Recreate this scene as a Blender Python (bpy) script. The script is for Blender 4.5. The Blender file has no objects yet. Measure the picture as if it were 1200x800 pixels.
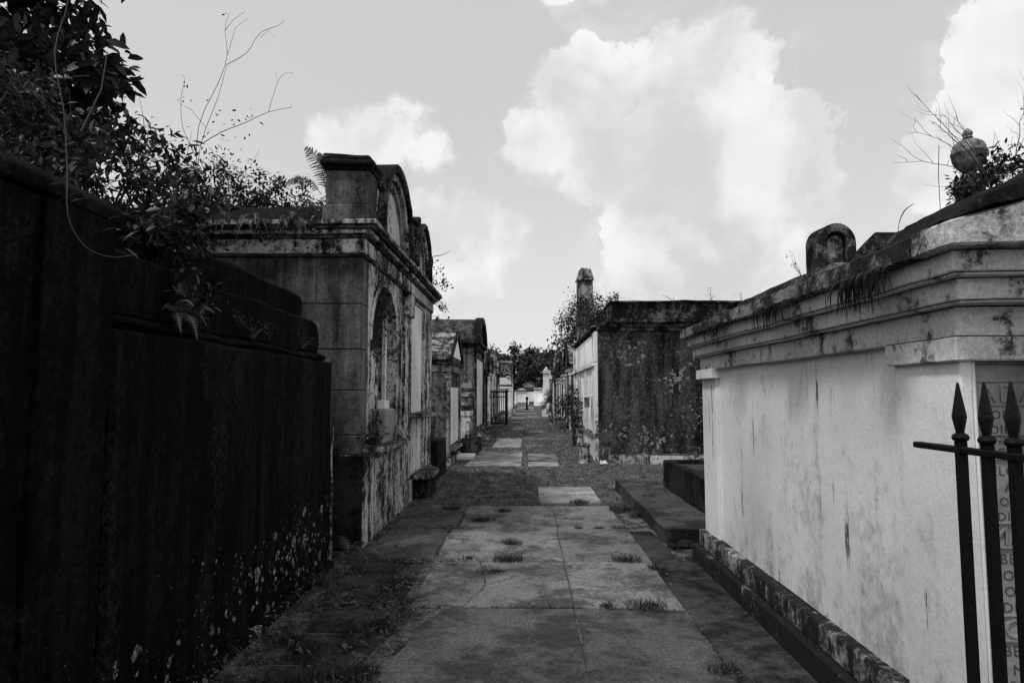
import bpy, bmesh, math, random
import numpy as np
from mathutils import Vector, Matrix, noise
R = math.radians
rnd = random.Random(7)
C = bpy.context.scene.collection
scene = bpy.context.scene

# ------------------------------------------------------------ camera
cd = bpy.data.cameras.new("camera")
cd.sensor_width = 36; cd.lens = 22.8; cd.clip_start = 0.05; cd.clip_end = 2000
cam = bpy.data.objects.new("camera", cd); C.objects.link(cam)
cam.location = (0, 0, 1.6)
cam.rotation_euler = (R(90) + math.atan(61/760), 0, math.atan(16/760))
scene.camera = cam

# ------------------------------------------------------------ light, sky, exposure
SUN_EL, SUN_AZ = 60.0, -128.0        # azimuth clockwise from +Y: the sun stands high, behind the left tombs and the camera
scene.view_settings.view_transform = 'Standard'; scene.view_settings.look = 'None'
scene.view_settings.exposure = 0.0; scene.view_settings.gamma = 1.0
sl = bpy.data.lights.new("sun", 'SUN'); sl.energy = 2.5; sl.angle = R(8); sl.color = (1, 1, 1)
so = bpy.data.objects.new("sun", sl); C.objects.link(so)
sd = Vector((math.sin(R(SUN_AZ))*math.cos(R(SUN_EL)), math.cos(R(SUN_AZ))*math.cos(R(SUN_EL)), math.sin(R(SUN_EL))))
so.rotation_euler = sd.to_track_quat('Z', 'Y').to_euler(); so.location = (0, 0, 30)

class NT:
    """small node-tree writer"""
    def __init__(s, nt): s.nt = nt; nt.nodes.clear()
    def n(s, typ, props=None, **inp):
        nd = s.nt.nodes.new(typ)
        for k, v in (props or {}).items(): setattr(nd, k, v)
        for k, v in inp.items():
            key = int(k[1:]) if k[0] == '_' else k.replace('_', ' ')
            sock = nd.inputs[key]
            if isinstance(v, bpy.types.NodeSocket): s.nt.links.new(v, sock)
            elif isinstance(v, bpy.types.Node): s.nt.links.new(v.outputs[0], sock)
            else: sock.default_value = v
        return nd
    def m(s, op, a, b=0.0, c=None, clamp=False):
        nd = s.n('ShaderNodeMath', {'operation': op, 'use_clamp': clamp}, _0=a, _1=b)
        if c is not None:
            if isinstance(c, (bpy.types.Node,)): s.nt.links.new(c.outputs[0], nd.inputs[2])
            else: nd.inputs[2].default_value = c
        return nd
    def noise(s, vec, scale, detail=6, rough=0.6, dist=0.0):
        return s.n('ShaderNodeTexNoise', Vector=vec, Scale=scale, Detail=detail, Roughness=rough, Distortion=dist)
    def ss(s, v, a, b, lo=0.0, hi=1.0):
        return s.n('ShaderNodeMapRange', {'interpolation_type': 'SMOOTHSTEP'}, _0=v, _1=a, _2=b, _3=lo, _4=hi)
    def mix(s, f, a, b):
        nd = s.n('ShaderNodeMix', {'data_type': 'FLOAT'}); 
        for i, v in ((0, f), (2, a), (3, b)):
            if isinstance(v, bpy.types.Node): s.nt.links.new(v.outputs[0], nd.inputs[i])
            else: nd.inputs[i].default_value = v
        return nd

w = bpy.data.worlds.new("World"); scene.world = w; w.use_nodes = True
t = NT(w.node_tree)
CLOUDS = [(0.267,0.859,0.437,0.066),(0.209,0.884,0.419,0.085),(0.127,0.894,0.431,0.059),(0.054,0.899,0.434,0.051),(0.031,0.928,0.37,0.056),(0.106,0.93,0.351,0.074),(0.227,0.916,0.332,0.11),(0.316,0.892,0.323,0.092),(0.375,0.879,0.285,0.050),(0.288,0.924,0.253,0.101),(0.183,0.95,0.254,0.067),(0.197,0.961,0.192,0.079),(0.335,0.918,0.195,0.060),(0.28,0.946,0.163,0.07),(0.089,0.879,0.468,0.03),
 (0.559,0.721,0.409,0.057),(0.557,0.748,0.361,0.048),(0.530,0.789,0.327,0.043),(0.515,0.82,0.267,0.038),(0.556,0.782,0.281,0.057),(0.603,0.737,0.304,0.059),(0.595,0.708,0.381,0.064),(0.66,0.62,0.42,0.12),(0.7,0.65,0.25,0.12),
 (-0.279,0.889,0.363,0.033),(-0.227,0.901,0.37,0.044),(-0.18,0.909,0.377,0.042),(-0.145,0.923,0.357,0.035),(-0.218,0.914,0.341,0.037),(-0.098,0.963,0.252,0.054),(-0.033,0.972,0.234,0.044),(-0.073,0.975,0.209,0.052),(-0.136,0.953,0.27,0.038),(-0.125,0.975,0.183,0.052),(-0.132,0.981,0.144,0.039),
 (0.04,0.833,0.552,0.028),(0.005,0.832,0.556,0.022),(0.097,0.827,0.556,0.022),
 # the same kind of clouds go on round the rest of the sky
 (-0.8,0.5,0.33,0.16),(-0.86,0.32,0.4,0.12),(-0.7,-0.6,0.38,0.2),(-0.5,-0.8,0.33,0.15),(0.2,-0.9,0.38,0.2),(0.45,-0.8,0.4,0.16),(0.9,-0.2,0.38,0.2),(0.93,0.1,0.34,0.12),(0.1,-0.5,0.86,0.15),(0.6,0.1,0.79,0.13),(-0.3,0.35,0.89,0.1)]
geo = t.n('ShaderNodeTexCoord').outputs['Generated']
D = None; DB = None
for x, y, z, r in CLOUDS:
    l = math.sqrt(x*x+y*y+z*z)
    dd = t.n('ShaderNodeVectorMath', {'operation': 'DISTANCE'}, _0=geo, _1=(x/l, y/l, z/l)).outputs['Value']
    v = t.m('MULTIPLY_ADD', dd, -1.0/(r*1.22), 1.0)
    if x < 0 and y > .85: DB = v if DB is None else t.n('ShaderNodeMath', {'operation': 'SMOOTH_MAX'}, _0=DB, _1=v, _2=0.12)
    else: D = v if D is None else t.n('ShaderNodeMath', {'operation': 'SMOOTH_MAX'}, _0=D, _1=v, _2=0.12)
warp = t.noise(geo, 7.0, 3, 0.5)
nb = t.noise(geo, 11.0, 11, 0.62, 0.25)
nb2 = t.noise(geo, 42.0, 6, 0.6, 0.1)
D2 = t.m('ADD', t.m('ADD', D, t.m('MULTIPLY_ADD', nb, 1.5, -0.74)), t.m('MULTIPLY_ADD', nb2, 0.42, -0.21))
soft = t.ss(t.noise(geo, 4.5, 2, 0.5), 0.45, 0.62, 0.10, 0.50)
bil = t.m('ADD', t.m('MULTIPLY_ADD', nb, 2.6, -1.34), t.m('MULTIPLY_ADD', nb2, 0.6, -0.3))
DB2 = t.m('ADD', DB, bil)
edge = t.m('MAXIMUM', t.ss(D2, 0.0, soft), t.ss(DB2, -0.05, 0.55, 0.0, 0.92))
wisp = t.m('MULTIPLY', t.ss(D2, -0.7, 0.1, 0.0, 0.35), t.ss(t.noise(geo, 6.0, 8, 0.7, 0.5), 0.45, 0.65))
nis = t.n('ShaderNodeTexSky', {'sky_type': 'NISHITA', 'sun_disc': False, 'sun_elevation': R(SUN_EL), 'sun_rotation': R(SUN_AZ), 'dust_density': 2.5, 'air_density': 1.0, 'altitude': 0.0})
bw = t.n('ShaderNodeRGBToBW', _0=nis.outputs[0])
sky = t.m('MAXIMUM', t.m('MULTIPLY_ADD', bw, 0.45, 5.35), 4.3)
sep = t.n('ShaderNodeSeparateXYZ', _0=geo)
hz = t.ss(sep.outputs['Z'], 0.02, 0.40, 1.0, 0.0)
sky = t.mix(t.m('MULTIPLY', hz, 0.6), sky, 8.4)
shade = t.noise(geo, 6.0, 5, 0.5, 0.4)
cl = t.ss(t.m('ADD', t.m('MULTIPLY', shade, 0.85), t.m('MULTIPLY', nb2, 0.15)), 0.40, 0.59, 7.35, 9.45)
core = t.ss(D2, 0.1, 0.9, 0.0, 0.10)
cl = t.m('MULTIPLY', cl, t.m('SUBTRACT', 1.0, core))
skyc = t.mix(t.m('MAXIMUM', edge, wisp), sky, cl)
comb = t.n('ShaderNodeCombineColor', _0=skyc, _1=skyc, _2=skyc)
bg = t.n('ShaderNodeBackground', Color=comb, Strength=0.10)
t.n('ShaderNodeOutputWorld', Surface=bg)

# ------------------------------------------------------------ materials
def shader_out(t, col, rough, bump=None, bs=0.4, bd=0.01, spec=0.25):
    cc = t.n('ShaderNodeCombineColor', _0=col, _1=col, _2=col)
    p = t.n('ShaderNodeBsdfPrincipled', Base_Color=cc, Roughness=rough)
    p.inputs['Specular IOR Level'].default_value = spec
    if bump is not None:
        b = t.n('ShaderNodeBump', Height=bump, Strength=bs, Distance=bd)
        t.nt.links.new(b.outputs[0], p.inputs['Normal'])
    t.n('ShaderNodeOutputMaterial', Surface=p)

def stone(name, hi, lo, cover=0.5, width=0.10, streak=0.4, blotch=1.4, up=0.0, grain=0.35, rv=0.0,
          zones=(), spots=None, speck=None, rough=0.9, bs=0.5, bd=0.012, gs=45.0, sfreq=7.0, spec=0.2,
          drips=None, cracks=None, patch=None, bfine=0.35, mid=0.30, mott=0.50):
    """weathered masonry: colour hi with stains of colour lo that cover about `cover` of it, drawn out
    downwards by `streak`; spots = round lichen (scale, size, zmax, value); speck = pale flakes (scale, threshold, value);
    drips = thin dark runs (frequency, threshold, value); cracks = (scale, width, value); patch = faint lichen film (value)"""
    m = bpy.data.materials.new(name); m.use_nodes = True
    t = NT(m.node_tree)
    g = t.n('ShaderNodeNewGeometry'); P = g.outputs['Position']
    mp = t.n('ShaderNodeMapping', Vector=P); mp.inputs['Scale'].default_value = (sfreq, sfreq, 0.45)
    s1 = t.noise(mp.outputs[0], 1.0, 8, 0.68, 0.2)
    b1 = t.noise(P, blotch, 11, 0.70, 0.2)
    f1 = t.noise(P, gs, 5, 0.75)
    f2 = t.noise(P, 12.0, 8, 0.75)
    f3 = t.noise(P, 30.0, 4, 0.75)
    mm = t.m('ADD', t.m('MULTIPLY', s1, streak), t.m('MULTIPLY', b1, 1-streak))
    mm = t.m('ADD', mm, t.m('MULTIPLY_ADD', f2, mott, -mott/2))
    mm = t.m('ADD', mm, t.m('MULTIPLY_ADD', f3, mid, -mid/2))
    sp = t.n('ShaderNodeSeparateXYZ', _0=P)
    for z0, z1, amt in zones:
        mm = t.m('ADD', mm, t.ss(sp.outputs['Z'], z0, z1, 0.0, amt))
    if up:
        nz = t.n('ShaderNodeSeparateXYZ', _0=g.outputs['Normal'])
        mm = t.m('ADD', mm, t.ss(nz.outputs['Z'], 0.3, 0.9, 0.0, up))
    th = 0.5 + (0.5-cover)*0.40
    fac = t.ss(mm, th-width, th+width)
    col = t.mix(fac, hi, lo)
    big = t.noise(P, 0.55, 3, 0.5)
    col = t.m('MULTIPLY', col, t.ss(big, 0.32, 0.68, 0.78, 1.2))
    fg = t.ss(f1, 0.36, 0.64)
    col = t.m('MULTIPLY', col, t.m('MULTIPLY_ADD', fg, grain*2, 1-grain))
    f3g = t.ss(f3, 0.34, 0.66)
    col = t.m('MULTIPLY', col, t.m('MULTIPLY_ADD', f3g, grain*1.3, 1-grain*.65))
    if rv:
        oi = t.n('ShaderNodeObjectInfo')
        col = t.m('MULTIPLY', col, t.m('MULTIPLY_ADD', oi.outputs['Random'], rv*2, 1-rv))
    if patch:
        mpp = t.n('ShaderNodeMapping', Vector=P); mpp.inputs['Scale'].default_value = (2.2, 2.2, 0.30)
        pn = t.noise(mpp.outputs[0], 1.0, 5, 0.6, 0.3)
        pf = t.m('MULTIPLY', t.ss(pn, 0.52, 0.62), t.ss(f3, 0.46, 0.62))
        col = t.mix(pf, col, patch)
    if drips:
        fr, thr, val = drips
        md = t.n('ShaderNodeMapping', Vector=P); md.inputs['Scale'].default_value = (fr, fr, 0.38)
        dn = t.noise(md.outputs[0], 1.0, 9, 0.72, 0.15)
        dg = t.noise(P, 1.7, 4, 0.6)
        dd = t.m('ADD', dn, t.m('MULTIPLY_ADD', dg, 0.55, -0.275))
        dd = t.m('ADD', dd, t.m('MULTIPLY_ADD', f3, 0.16, -0.08))
        col = t.mix(t.ss(dd, thr-0.02, thr+0.07), col, val)
    if cracks:
        sc, wd, val = cracks
        wv = t.n('ShaderNodeTexNoise', Vector=P, Scale=3.0, Detail=5, Roughness=0.65)
        pv = t.n('ShaderNodeVectorMath', {'operation': 'MULTIPLY_ADD'}, _0=wv.outputs['Color'], _1=(.35,.35,.35), _2=P)
        vo = t.n('ShaderNodeTexVoronoi', {'feature': 'DISTANCE_TO_EDGE'}, Vector=pv.outputs[0], Scale=sc)
        cg = t.ss(t.noise(P, 1.9, 3, 0.5), 0.50, 0.60)
        col = t.mix(t.m('MULTIPLY', t.ss(vo.outputs['Distance'], wd, wd*.35, 0.0, 1.0), cg), col, val)
    if speck:
        sc, thr, val = speck
        q = t.noise(P, sc, 8, 0.75)
        q2 = t.noise(P, 0.9, 2, 0.5)
        q = t.m('ADD', q, t.m('MULTIPLY_ADD', q2, 0.5, -0.25))
        col = t.mix(t.ss(q, thr, thr+0.04), col, val)
    if spots:
        sc, size, zmax, val = spots
        wv = t.n('ShaderNodeTexNoise', Vector=P, Scale=22.0, Detail=4, Roughness=0.7)
        pv = t.n('ShaderNodeVectorMath', {'operation': 'MULTIPLY_ADD'}, _0=wv.outputs['Color'], _1=(.07,.07,.07), _2=P)
        for s2, sz in ((sc, size), (sc*2.2, size*0.8), (sc*4.3, size*.7)):
            vo = t.n('ShaderNodeTexVoronoi', Vector=pv.outputs[0], Scale=s2)
            vr = t.n('ShaderNodeSeparateColor', _0=vo.outputs['Color'])
            gate = t.m('MULTIPLY', vr.outputs[0], t.ss(sp.outputs['Z'], zmax, 0.15, 0.25, 1.0))
            clus = t.ss(t.noise(P, 1.3, 3, 0.5), 0.40, 0.58, 0.75, 1.0)
            rad = t.m('MULTIPLY', t.ss(t.m('MULTIPLY', gate, clus), 0.24, 0.8), sz)
            d = t.m('SUBTRACT', rad, vo.outputs['Distance'])
            col = t.mix(t.ss(d, 0.0, 0.07), col, t.m('MULTIPLY', t.m('MULTIPLY', fg, f3g), val*2.6))
    col = t.m('MAXIMUM', col, 0.0025)
    bmp = t.m('ADD', t.m('MULTIPLY', f1, bfine), t.m('ADD', f2, t.m('MULTIPLY', b1, 1.5)))
    shader_out(t, col, rough, bmp, bs, bd, spec)
    return m

def plain(name, v, rough=0.6, var=0.3, scale=20.0, spec=0.3, bs=0.2):
    m = bpy.data.materials.new(name); m.use_nodes = True
    t = NT(m.node_tree)
    P = t.n('ShaderNodeNewGeometry').outputs['Position']
    n = t.noise(P, scale, 5, 0.6)
    shader_out(t, t.m('MULTIPLY', v, t.m('MULTIPLY_ADD', n, var*2, 1-var)), rough, n, bs, 0.005, spec)
    return m

def leafmat(name, v, var=0.6, scale=6.0, trans=0.25, spec=0.5, rough=0.42):
    m = bpy.data.materials.new(name); m.use_nodes = True
    t = NT(m.node_tree)
    P = t.n('ShaderNodeNewGeometry').outputs['Position']
    n = t.noise(P, scale, 4, 0.8)
    f = t.ss(n, 0.35, 0.68, 1-var, 1+var)
    col = t.m('MULTIPLY', v, f)
    cc = t.n('ShaderNodeCombineColor', _0=col, _1=col, _2=col)
    p = t.n('ShaderNodeBsdfPrincipled', Base_Color=cc, Roughness=rough)
    p.inputs['Specular IOR Level'].default_value = spec
    tr = t.n('ShaderNodeBsdfTranslucent', Color=cc)
    mx = t.n('ShaderNodeMixShader', _0=trans, _1=p.outputs[0], _2=tr.outputs[0])
    t.n('ShaderNodeOutputMaterial', Surface=mx)
    return m

M = {}
M['stucco'] = stone('pale_stucco', .66, .30, cover=.22, width=.12, streak=.55, up=.25, grain=.055, zones=((.75,.3,.06),), bs=.30, gs=60, sfreq=4, drips=(11,.635,.06), bfine=.25)
M['stucco_band'] = stone('stained_pale_cornice', .56, .05, cover=.30, width=.06, streak=.4, up=.3, grain=.14, blotch=2.0, bs=.6, drips=(12,.68,.03))
M['mossy_ledge'] = stone('mossy_pale_ledge', .20, .015, cover=.56, width=.06, streak=.2, blotch=2.6, up=.12, grain=.45, bs=1.0)
M['mossy_pale'] = stone('half_mossy_ledge', .42, .025, cover=.46, width=.07, streak=.25, blotch=2.6, up=.12, grain=.28, bs=1.0)
M['plinth'] = stone('blotched_plinth', .42, .012, cover=.62, width=.10, streak=.45, blotch=1.6, up=.05, grain=.30, bs=.9)
M['plinthlow'] = stone('dark_blotched_plinth', .30, .010, cover=.80, width=.08, streak=.3, blotch=1.8, grain=.3, bs=.9)
M['marble'] = stone('grey_marble', .27, .15, cover=.4, width=.12, streak=.3, blotch=1.6, grain=.08, rough=.6, bs=.2)
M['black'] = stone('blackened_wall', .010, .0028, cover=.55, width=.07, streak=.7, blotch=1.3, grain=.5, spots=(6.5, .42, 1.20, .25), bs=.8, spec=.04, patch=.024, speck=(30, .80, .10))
M['block'] = stone('sooty_block', .20, .012, cover=.54, width=.17, streak=.55, blotch=1.2, grain=.26, rv=.14, zones=((2.7,3.2,.07),(.5,.1,.1)), bs=.8, spec=.1, drips=(7,.68,.006), cracks=(1.1,.010,.006), mott=.22, mid=.14, sfreq=4)
M['facade'] = stone('streaked_facade', .54, .014, cover=.50, width=.07, streak=.5, blotch=2.4, up=.2, grain=.28, bs=.8, sfreq=6, spec=.1, drips=(10,.64,.008))
M['grey_ledge'] = stone('weathered_ledge', .34, .02, cover=.5, width=.07, streak=.3, blotch=2.2, up=.05, grain=.30, bs=.9)
M['darkband'] = stone('dark_cornice', .12, .007, cover=.62, width=.08, streak=.2, blotch=2.0, up=.15, grain=.42, bs=1.0, spec=.1)
M['soot'] = stone('sooty_plinth', .03, .006, cover=.5, width=.10, streak=.3, blotch=2, grain=.4, spec=.05)
M['mortar'] = plain('dark_mortar', .01)
M['white'] = stone('white_marble', .80, .22, cover=.13, width=.08, streak=.6, blotch=2.0, grain=.07, rough=.6, bs=.15, drips=(8,.74,.1))
M['white2'] = stone('flaking_whitewash', .62, .035, cover=.34, width=.04, streak=.6, blotch=2.2, up=.2, grain=.12, bs=.5, drips=(8,.70,.02))
M['urn'] = stone('carved_urn_stone', .24, .05, cover=.42, width=.10, streak=.2, blotch=6, grain=.3, bs=.8)
M['peel'] = stone('peeling_niche_render', .60, .008, cover=.48, width=.03, streak=.35, blotch=4.5, grain=.25, zones=((1.9,2.5,.2),), bs=1.0)
M['flake'] = stone('flaking_black_render', .085, .009, cover=.52, width=.11, streak=.6, blotch=.8, grain=.35, speck=(9, .60, .26), bs=.9, spec=.1, mott=.4, sfreq=3, drips=(5,.64,.006))
M['grey'] = stone('grey_render', .16, .010, cover=.5, width=.10, streak=.5, blotch=1.0, grain=.25, bs=.7, spec=.1, drips=(6,.66,.008))
M['roof'] = stone('speckled_roof', .22, .018, cover=.55, width=.05, streak=.0, blotch=5.0, grain=.5, bs=.9)
M['roofdark'] = stone('dark_roof', .07, .010, cover=.55, width=.08, streak=.0, blotch=4.0, grain=.45, bs=.9)
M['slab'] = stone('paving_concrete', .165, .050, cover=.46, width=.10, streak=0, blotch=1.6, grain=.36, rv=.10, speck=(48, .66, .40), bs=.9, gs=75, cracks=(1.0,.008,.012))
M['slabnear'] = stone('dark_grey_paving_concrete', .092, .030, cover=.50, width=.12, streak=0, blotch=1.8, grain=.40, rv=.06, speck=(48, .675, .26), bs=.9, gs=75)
M['slabdark'] = stone('stained_shaded_paving_concrete', .058, .010, cover=.5, width=.12, streak=0, blotch=1.5, grain=.40, rv=.12, speck=(48, .69, .13), bs=.9, gs=75, spec=.1)  # stained right strip; on the left the wall's shade is put into this colour
M['slablit'] = stone('sunlit_paving_concrete', .24, .08, cover=.40, width=.12, streak=0, blotch=1.8, grain=.26, rv=.15, bs=.6, gs=80)  # path concrete with sunlight put into its colour, for the far slabs
M['soil'] = stone('mossy_soil', .13, .018, cover=.5, width=.07, streak=0, blotch=4.0, grain=.5, speck=(40, .68, .26), bs=1.0, bd=.03)
M['platform'] = stone('worn_platform_concrete', .062, .012, cover=.5, width=.08, streak=0, blotch=1.8, grain=.38, speck=(5, .66, .30), bs=.8)
M['iron'] = plain('black_iron', .004, rough=.55, var=.5, scale=60, spec=.15, bs=.5)
M['bark'] = plain('dark_bark', .03, rough=.95, var=.5, scale=25, bs=.8)
M['stem'] = plain('dry_stem', .035, rough=.8, var=.3, scale=30)
M['stempale'] = plain('pale_stem', .09, rough=.8, var=.3, scale=30)
M['leaf'] = leafmat('dark_leaf', .020, .6, spec=.28)
M['leafmid'] = leafmat('mid_leaf', .034, .7, 9, spec=.28)
M['leaffar'] = leafmat('far_leaf', .050, .75, 0.9, trans=.15, spec=.3)
M['fern'] = leafmat('fern_leaf', .075, .5, 8)
M['grass'] = leafmat('grass_blade', .17, .7, 5, trans=.2, spec=.3, rough=.6)
M['tuft'] = leafmat('tuft_blade', .045, .7, 8, trans=.15, spec=.2, rough=.6)
M['litter'] = leafmat('dry_litter', .075, .7, 14, trans=.1, spec=.3, rough=.7)
M['text'] = M['marble']
M['bird'] = plain('dark_cloth', .03)

# ------------------------------------------------------------ geometry helpers
ORG = {}
class MB:
    def __init__(s): s.bm = bmesh.new()
    def box(s, x0, x1, y0, y1, z0, z1):
        v = [s.bm.verts.new(p) for p in ((x0,y0,z0),(x1,y0,z0),(x1,y1,z0),(x0,y1,z0),(x0,y0,z1),(x1,y0,z1),(x1,y1,z1),(x0,y1,z1))]
        for f in ((0,3,2,1),(4,5,6,7),(0,1,5,4),(1,2,6,5),(2,3,7,6),(3,0,4,7)): s.bm.faces.new([v[i] for i in f])
        return s
    def _p(s, p, axis, a): return {'x': (a, p[0], p[1]), 'y': (p[0], a, p[1]), 'z': (p[0], p[1], a)}[axis]
    def prism(s, pts, axis, a, b):
        A = [s.bm.verts.new(s._p(p, axis, a)) for p in pts]; B = [s.bm.verts.new(s._p(p, axis, b)) for p in pts]
        s.bm.faces.new(A); s.bm.faces.new(B[::-1])
        for i in range(len(pts)):
            j = (i+1) % len(pts); s.bm.faces.new((A[i], A[j], B[j], B[i]))
        return s
    def ring(s, po, pi, axis, a, b):
        Ao = [s.bm.verts.new(s._p(p, axis, a)) for p in po]; Ai = [s.bm.verts.new(s._p(p, axis, a)) for p in pi]
        Bo = [s.bm.verts.new(s._p(p, axis, b)) for p in po]; Bi = [s.bm.verts.new(s._p(p, axis, b)) for p in pi]
        for i in range(len(po)-1):
            for q in ((Ao[i],Ao[i+1],Ai[i+1],Ai[i]),(Bo[i],Bi[i],Bi[i+1],Bo[i+1]),(Ao[i],Bo[i],Bo[i+1],Ao[i+1]),(Ai[i],Ai[i+1],Bi[i+1],Bi[i])): s.bm.faces.new(q)
        s.bm.faces.new((Ao[0],Ai[0],Bi[0],Bo[0])); s.bm.faces.new((Ao[-1],Bo[-1],Bi[-1],Ai[-1]))
        return s
    def lathe(s, cx, cy, prof, n=20, rot=0.0):
        rings = [[s.bm.verts.new((cx+r*math.cos(rot+2*math.pi*k/n), cy+r*math.sin(rot+2*math.pi*k/n), z)) for k in range(n)] for r, z in prof]
        for a, b in zip(rings, rings[1:]):
            for k in range(n): s.bm.faces.new((a[k], a[(k+1)%n], b[(k+1)%n], b[k]))
        s.bm.faces.new(rings[0][::-1]); s.bm.faces.new(rings[-1])
        return s
    def tube(s, path, radii, n=5):
        path = [Vector(p) for p in path]
        if not hasattr(radii, '__len__'): radii = [radii]*len(path)
        if len(path) > 3:      # round the bends
            P, Q = [], []
            for i in range(len(path)-1):
                a, b = path[i], path[i+1]; p0 = path[max(i-1,0)]; p3 = path[min(i+2,len(path)-1)]
                for k in range(3):
                    u = k/3; P.append(.5*((2*a)+(b-p0)*u+(2*p0-5*a+4*b-p3)*u*u+(3*a-p0-3*b+p3)*u**3)); Q.append(radii[i]*(1-u)+radii[i+1]*u)
            path = P+[path[-1]]; radii = Q+[radii[-1]]
        rings = []
        for i, p in enumerate(path):
            d = (path[min(i+1, len(path)-1)] - path[max(i-1, 0)])
            if d.length < 1e-9: d = Vector((0,0,1))
            d.normalize()
            u = d.cross(Vector((0.31, 0.87, 0.38)).normalized()); u.normalize(); v = d.cross(u)
            rings.append([s.bm.verts.new(p + (u*math.cos(2*math.pi*k/n) + v*math.sin(2*math.pi*k/n))*radii[i]) for k in range(n)])
        for a, b in zip(rings, rings[1:]):
            for k in range(n): s.bm.faces.new((a[k], a[(k+1)%n], b[(k+1)%n], b[k]))
        s.bm.faces.new(rings[0][::-1]); s.bm.faces.new(rings[-1])
        return s
    def build(s, name, mat, parent=None, bevel=0.0, cell=0.0, amp=0.0, freq=6.0, local=False):
        bm = s.bm
        bmesh.ops.recalc_face_normals(bm, faces=bm.faces)
        if bevel:
            bmesh.ops.bevel(bm, geom=[e for e in bm.edges if e.is_manifold and e.calc_face_angle(0) > .5], offset=bevel, segments=1, profile=.5, affect='EDGES', clamp_overlap=True)
        if cell:
            for ax in range(3):
                c = [v.co[ax] for v in bm.verts]; lo, hi = min(c), max(c)
                nn = int((hi-lo)/cell)
                for k in range(1, nn+1):
                    co = [0,0,0]; no = [0,0,0]; co[ax] = lo+(hi-lo)*k/(nn+1); no[ax] = 1
                    bmesh.ops.bisect_plane(bm, geom=bm.verts[:]+bm.edges[:]+bm.faces[:], plane_co=co, plane_no=no)
        if amp:
            for v in bm.verts:
                p = v.co
                v.co = p + noise.noise_vector(p*freq)*amp + noise.noise_vector(p*freq*.25+Vector((9,3,5)))*amp*1.5
        return link(name, bm, mat, parent, local)

def link(name, bm, mat, parent=None, local=False):
    me = bpy.data.meshes.new(name)
    if local: org = Vector((0,0,0))
    elif parent is not None: org = ORG[parent.name]
    else:
        xs = [v.co for v in bm.verts]
        org = Vector(((min(v.x for v in xs)+max(v.x for v in xs))/2, (min(v.y for v in xs)+max(v.y for v in xs))/2, min(v.z for v in xs)))
    bmesh.ops.translate(bm, verts=bm.verts, vec=-org)
    bm.to_mesh(me); bm.free()
    me.materials.append(M[mat] if isinstance(mat, str) else mat)
    me.polygons.foreach_set('use_smooth', [True]*len(me.polygons)); me.set_sharp_from_angle(angle=R(28))
    o = bpy.data.objects.new(name, me); C.objects.link(o)
    if parent is not None: o.parent = parent
    else: o.location = org
    ORG[o.name] = org
    return o

def arrays(name, V, F, mat, parent=None, kind=None, smooth=False):
    """mesh from numpy vertices and a uniform face array"""
    me = bpy.data.meshes.new(name)
    org = ORG[parent.name] if parent is not None else Vector((float(V[:,0].mean()), float(V[:,1].mean()), float(V[:,2].min())))
    V = V - np.array(org)
    nf, k = F.shape
    me.vertices.add(len(V)); me.vertices.foreach_set('co', V.astype(np.float32).ravel())
    me.loops.add(nf*k); me.loops.foreach_set('vertex_index', F.astype(np.int32).ravel())
    me.polygons.add(nf); me.polygons.foreach_set('loop_start', np.arange(0, nf*k, k, dtype=np.int32))
    me.update(calc_edges=True)
    me.materials.append(M[mat])
    o = bpy.data.objects.new(name, me); C.objects.link(o)
    if parent is not None: o.parent = parent
    else: o.location = org
    ORG[o.name] = org
    if kind: o['kind'] = kind
    return o

def tag(o, label, cat, group=None):
    o['label'] = label; o['category'] = cat
    if group: o['group'] = group
    return o
def thing(name, loc, label, cat, group=None, rz=0.0):
    o = bpy.data.objects.new(name, None); C.objects.link(o)
    o.empty_display_size = .1; o.location = loc; o.rotation_euler = (0,0,rz)
    ORG[o.name] = Vector(loc)
    return tag(o, label, cat, group)
def struct(o): o['kind'] = 'structure'; return o
def B(name, mat, parent, *b, bevel=.006, cell=0, amp=0, freq=6.0, local=False):
    return MB().box(*b).build(name, mat, parent, bevel, cell, amp, freq, local)
def arc(cy, cz, r, a0, a1, n, sy=1.0): return [(cy+r*sy*math.cos(R(a0+(a1-a0)*k/n)), cz+r*math.sin(R(a0+(a1-a0)*k/n))) for k in range(n+1)]

# ------------------------------------------------------------ vegetation helpers
nr = np.random.default_rng(11)
def rotmats(n, tilt):
    """random orientations: yaw anything, tilt about the horizontal up to `tilt`, roll small"""
    yw = nr.uniform(0, 2*np.pi, n); pt = nr.normal(0, tilt, n); rl = nr.normal(0, tilt*.7, n)
    cy, sy, cp, sp, cr, sr = np.cos(yw), np.sin(yw), np.cos(pt), np.sin(pt), np.cos(rl), np.sin(rl)
    z = np.zeros(n); o = np.ones(n)
    Rz = np.array([[cy,-sy,z],[sy,cy,z],[z,z,o]]).transpose(2,0,1)
    Ry = np.array([[cp,z,sp],[z,o,z],[-sp,z,cp]]).transpose(2,0,1)
    Rx = np.array([[o,z,z],[z,cr,-sr],[z,sr,cr]]).transpose(2,0,1)
    return Rz @ Ry @ Rx
LEAF_V = np.array([(0,0,0),(.35,.21,.05),(.35,-.21,.05),(.72,.17,.0),(.72,-.17,.0),(1,0,-.10),(.35,0,0),(.72,0,-.04)])
LEAF_F = np.array([(0,6,1),(0,2,6),(1,6,7),(1,7,3),(6,2,4),(6,4,7),(3,7,5),(7,4,5)])
SLIM_V = LEAF_V * np.array([1, .55, 1])
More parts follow.
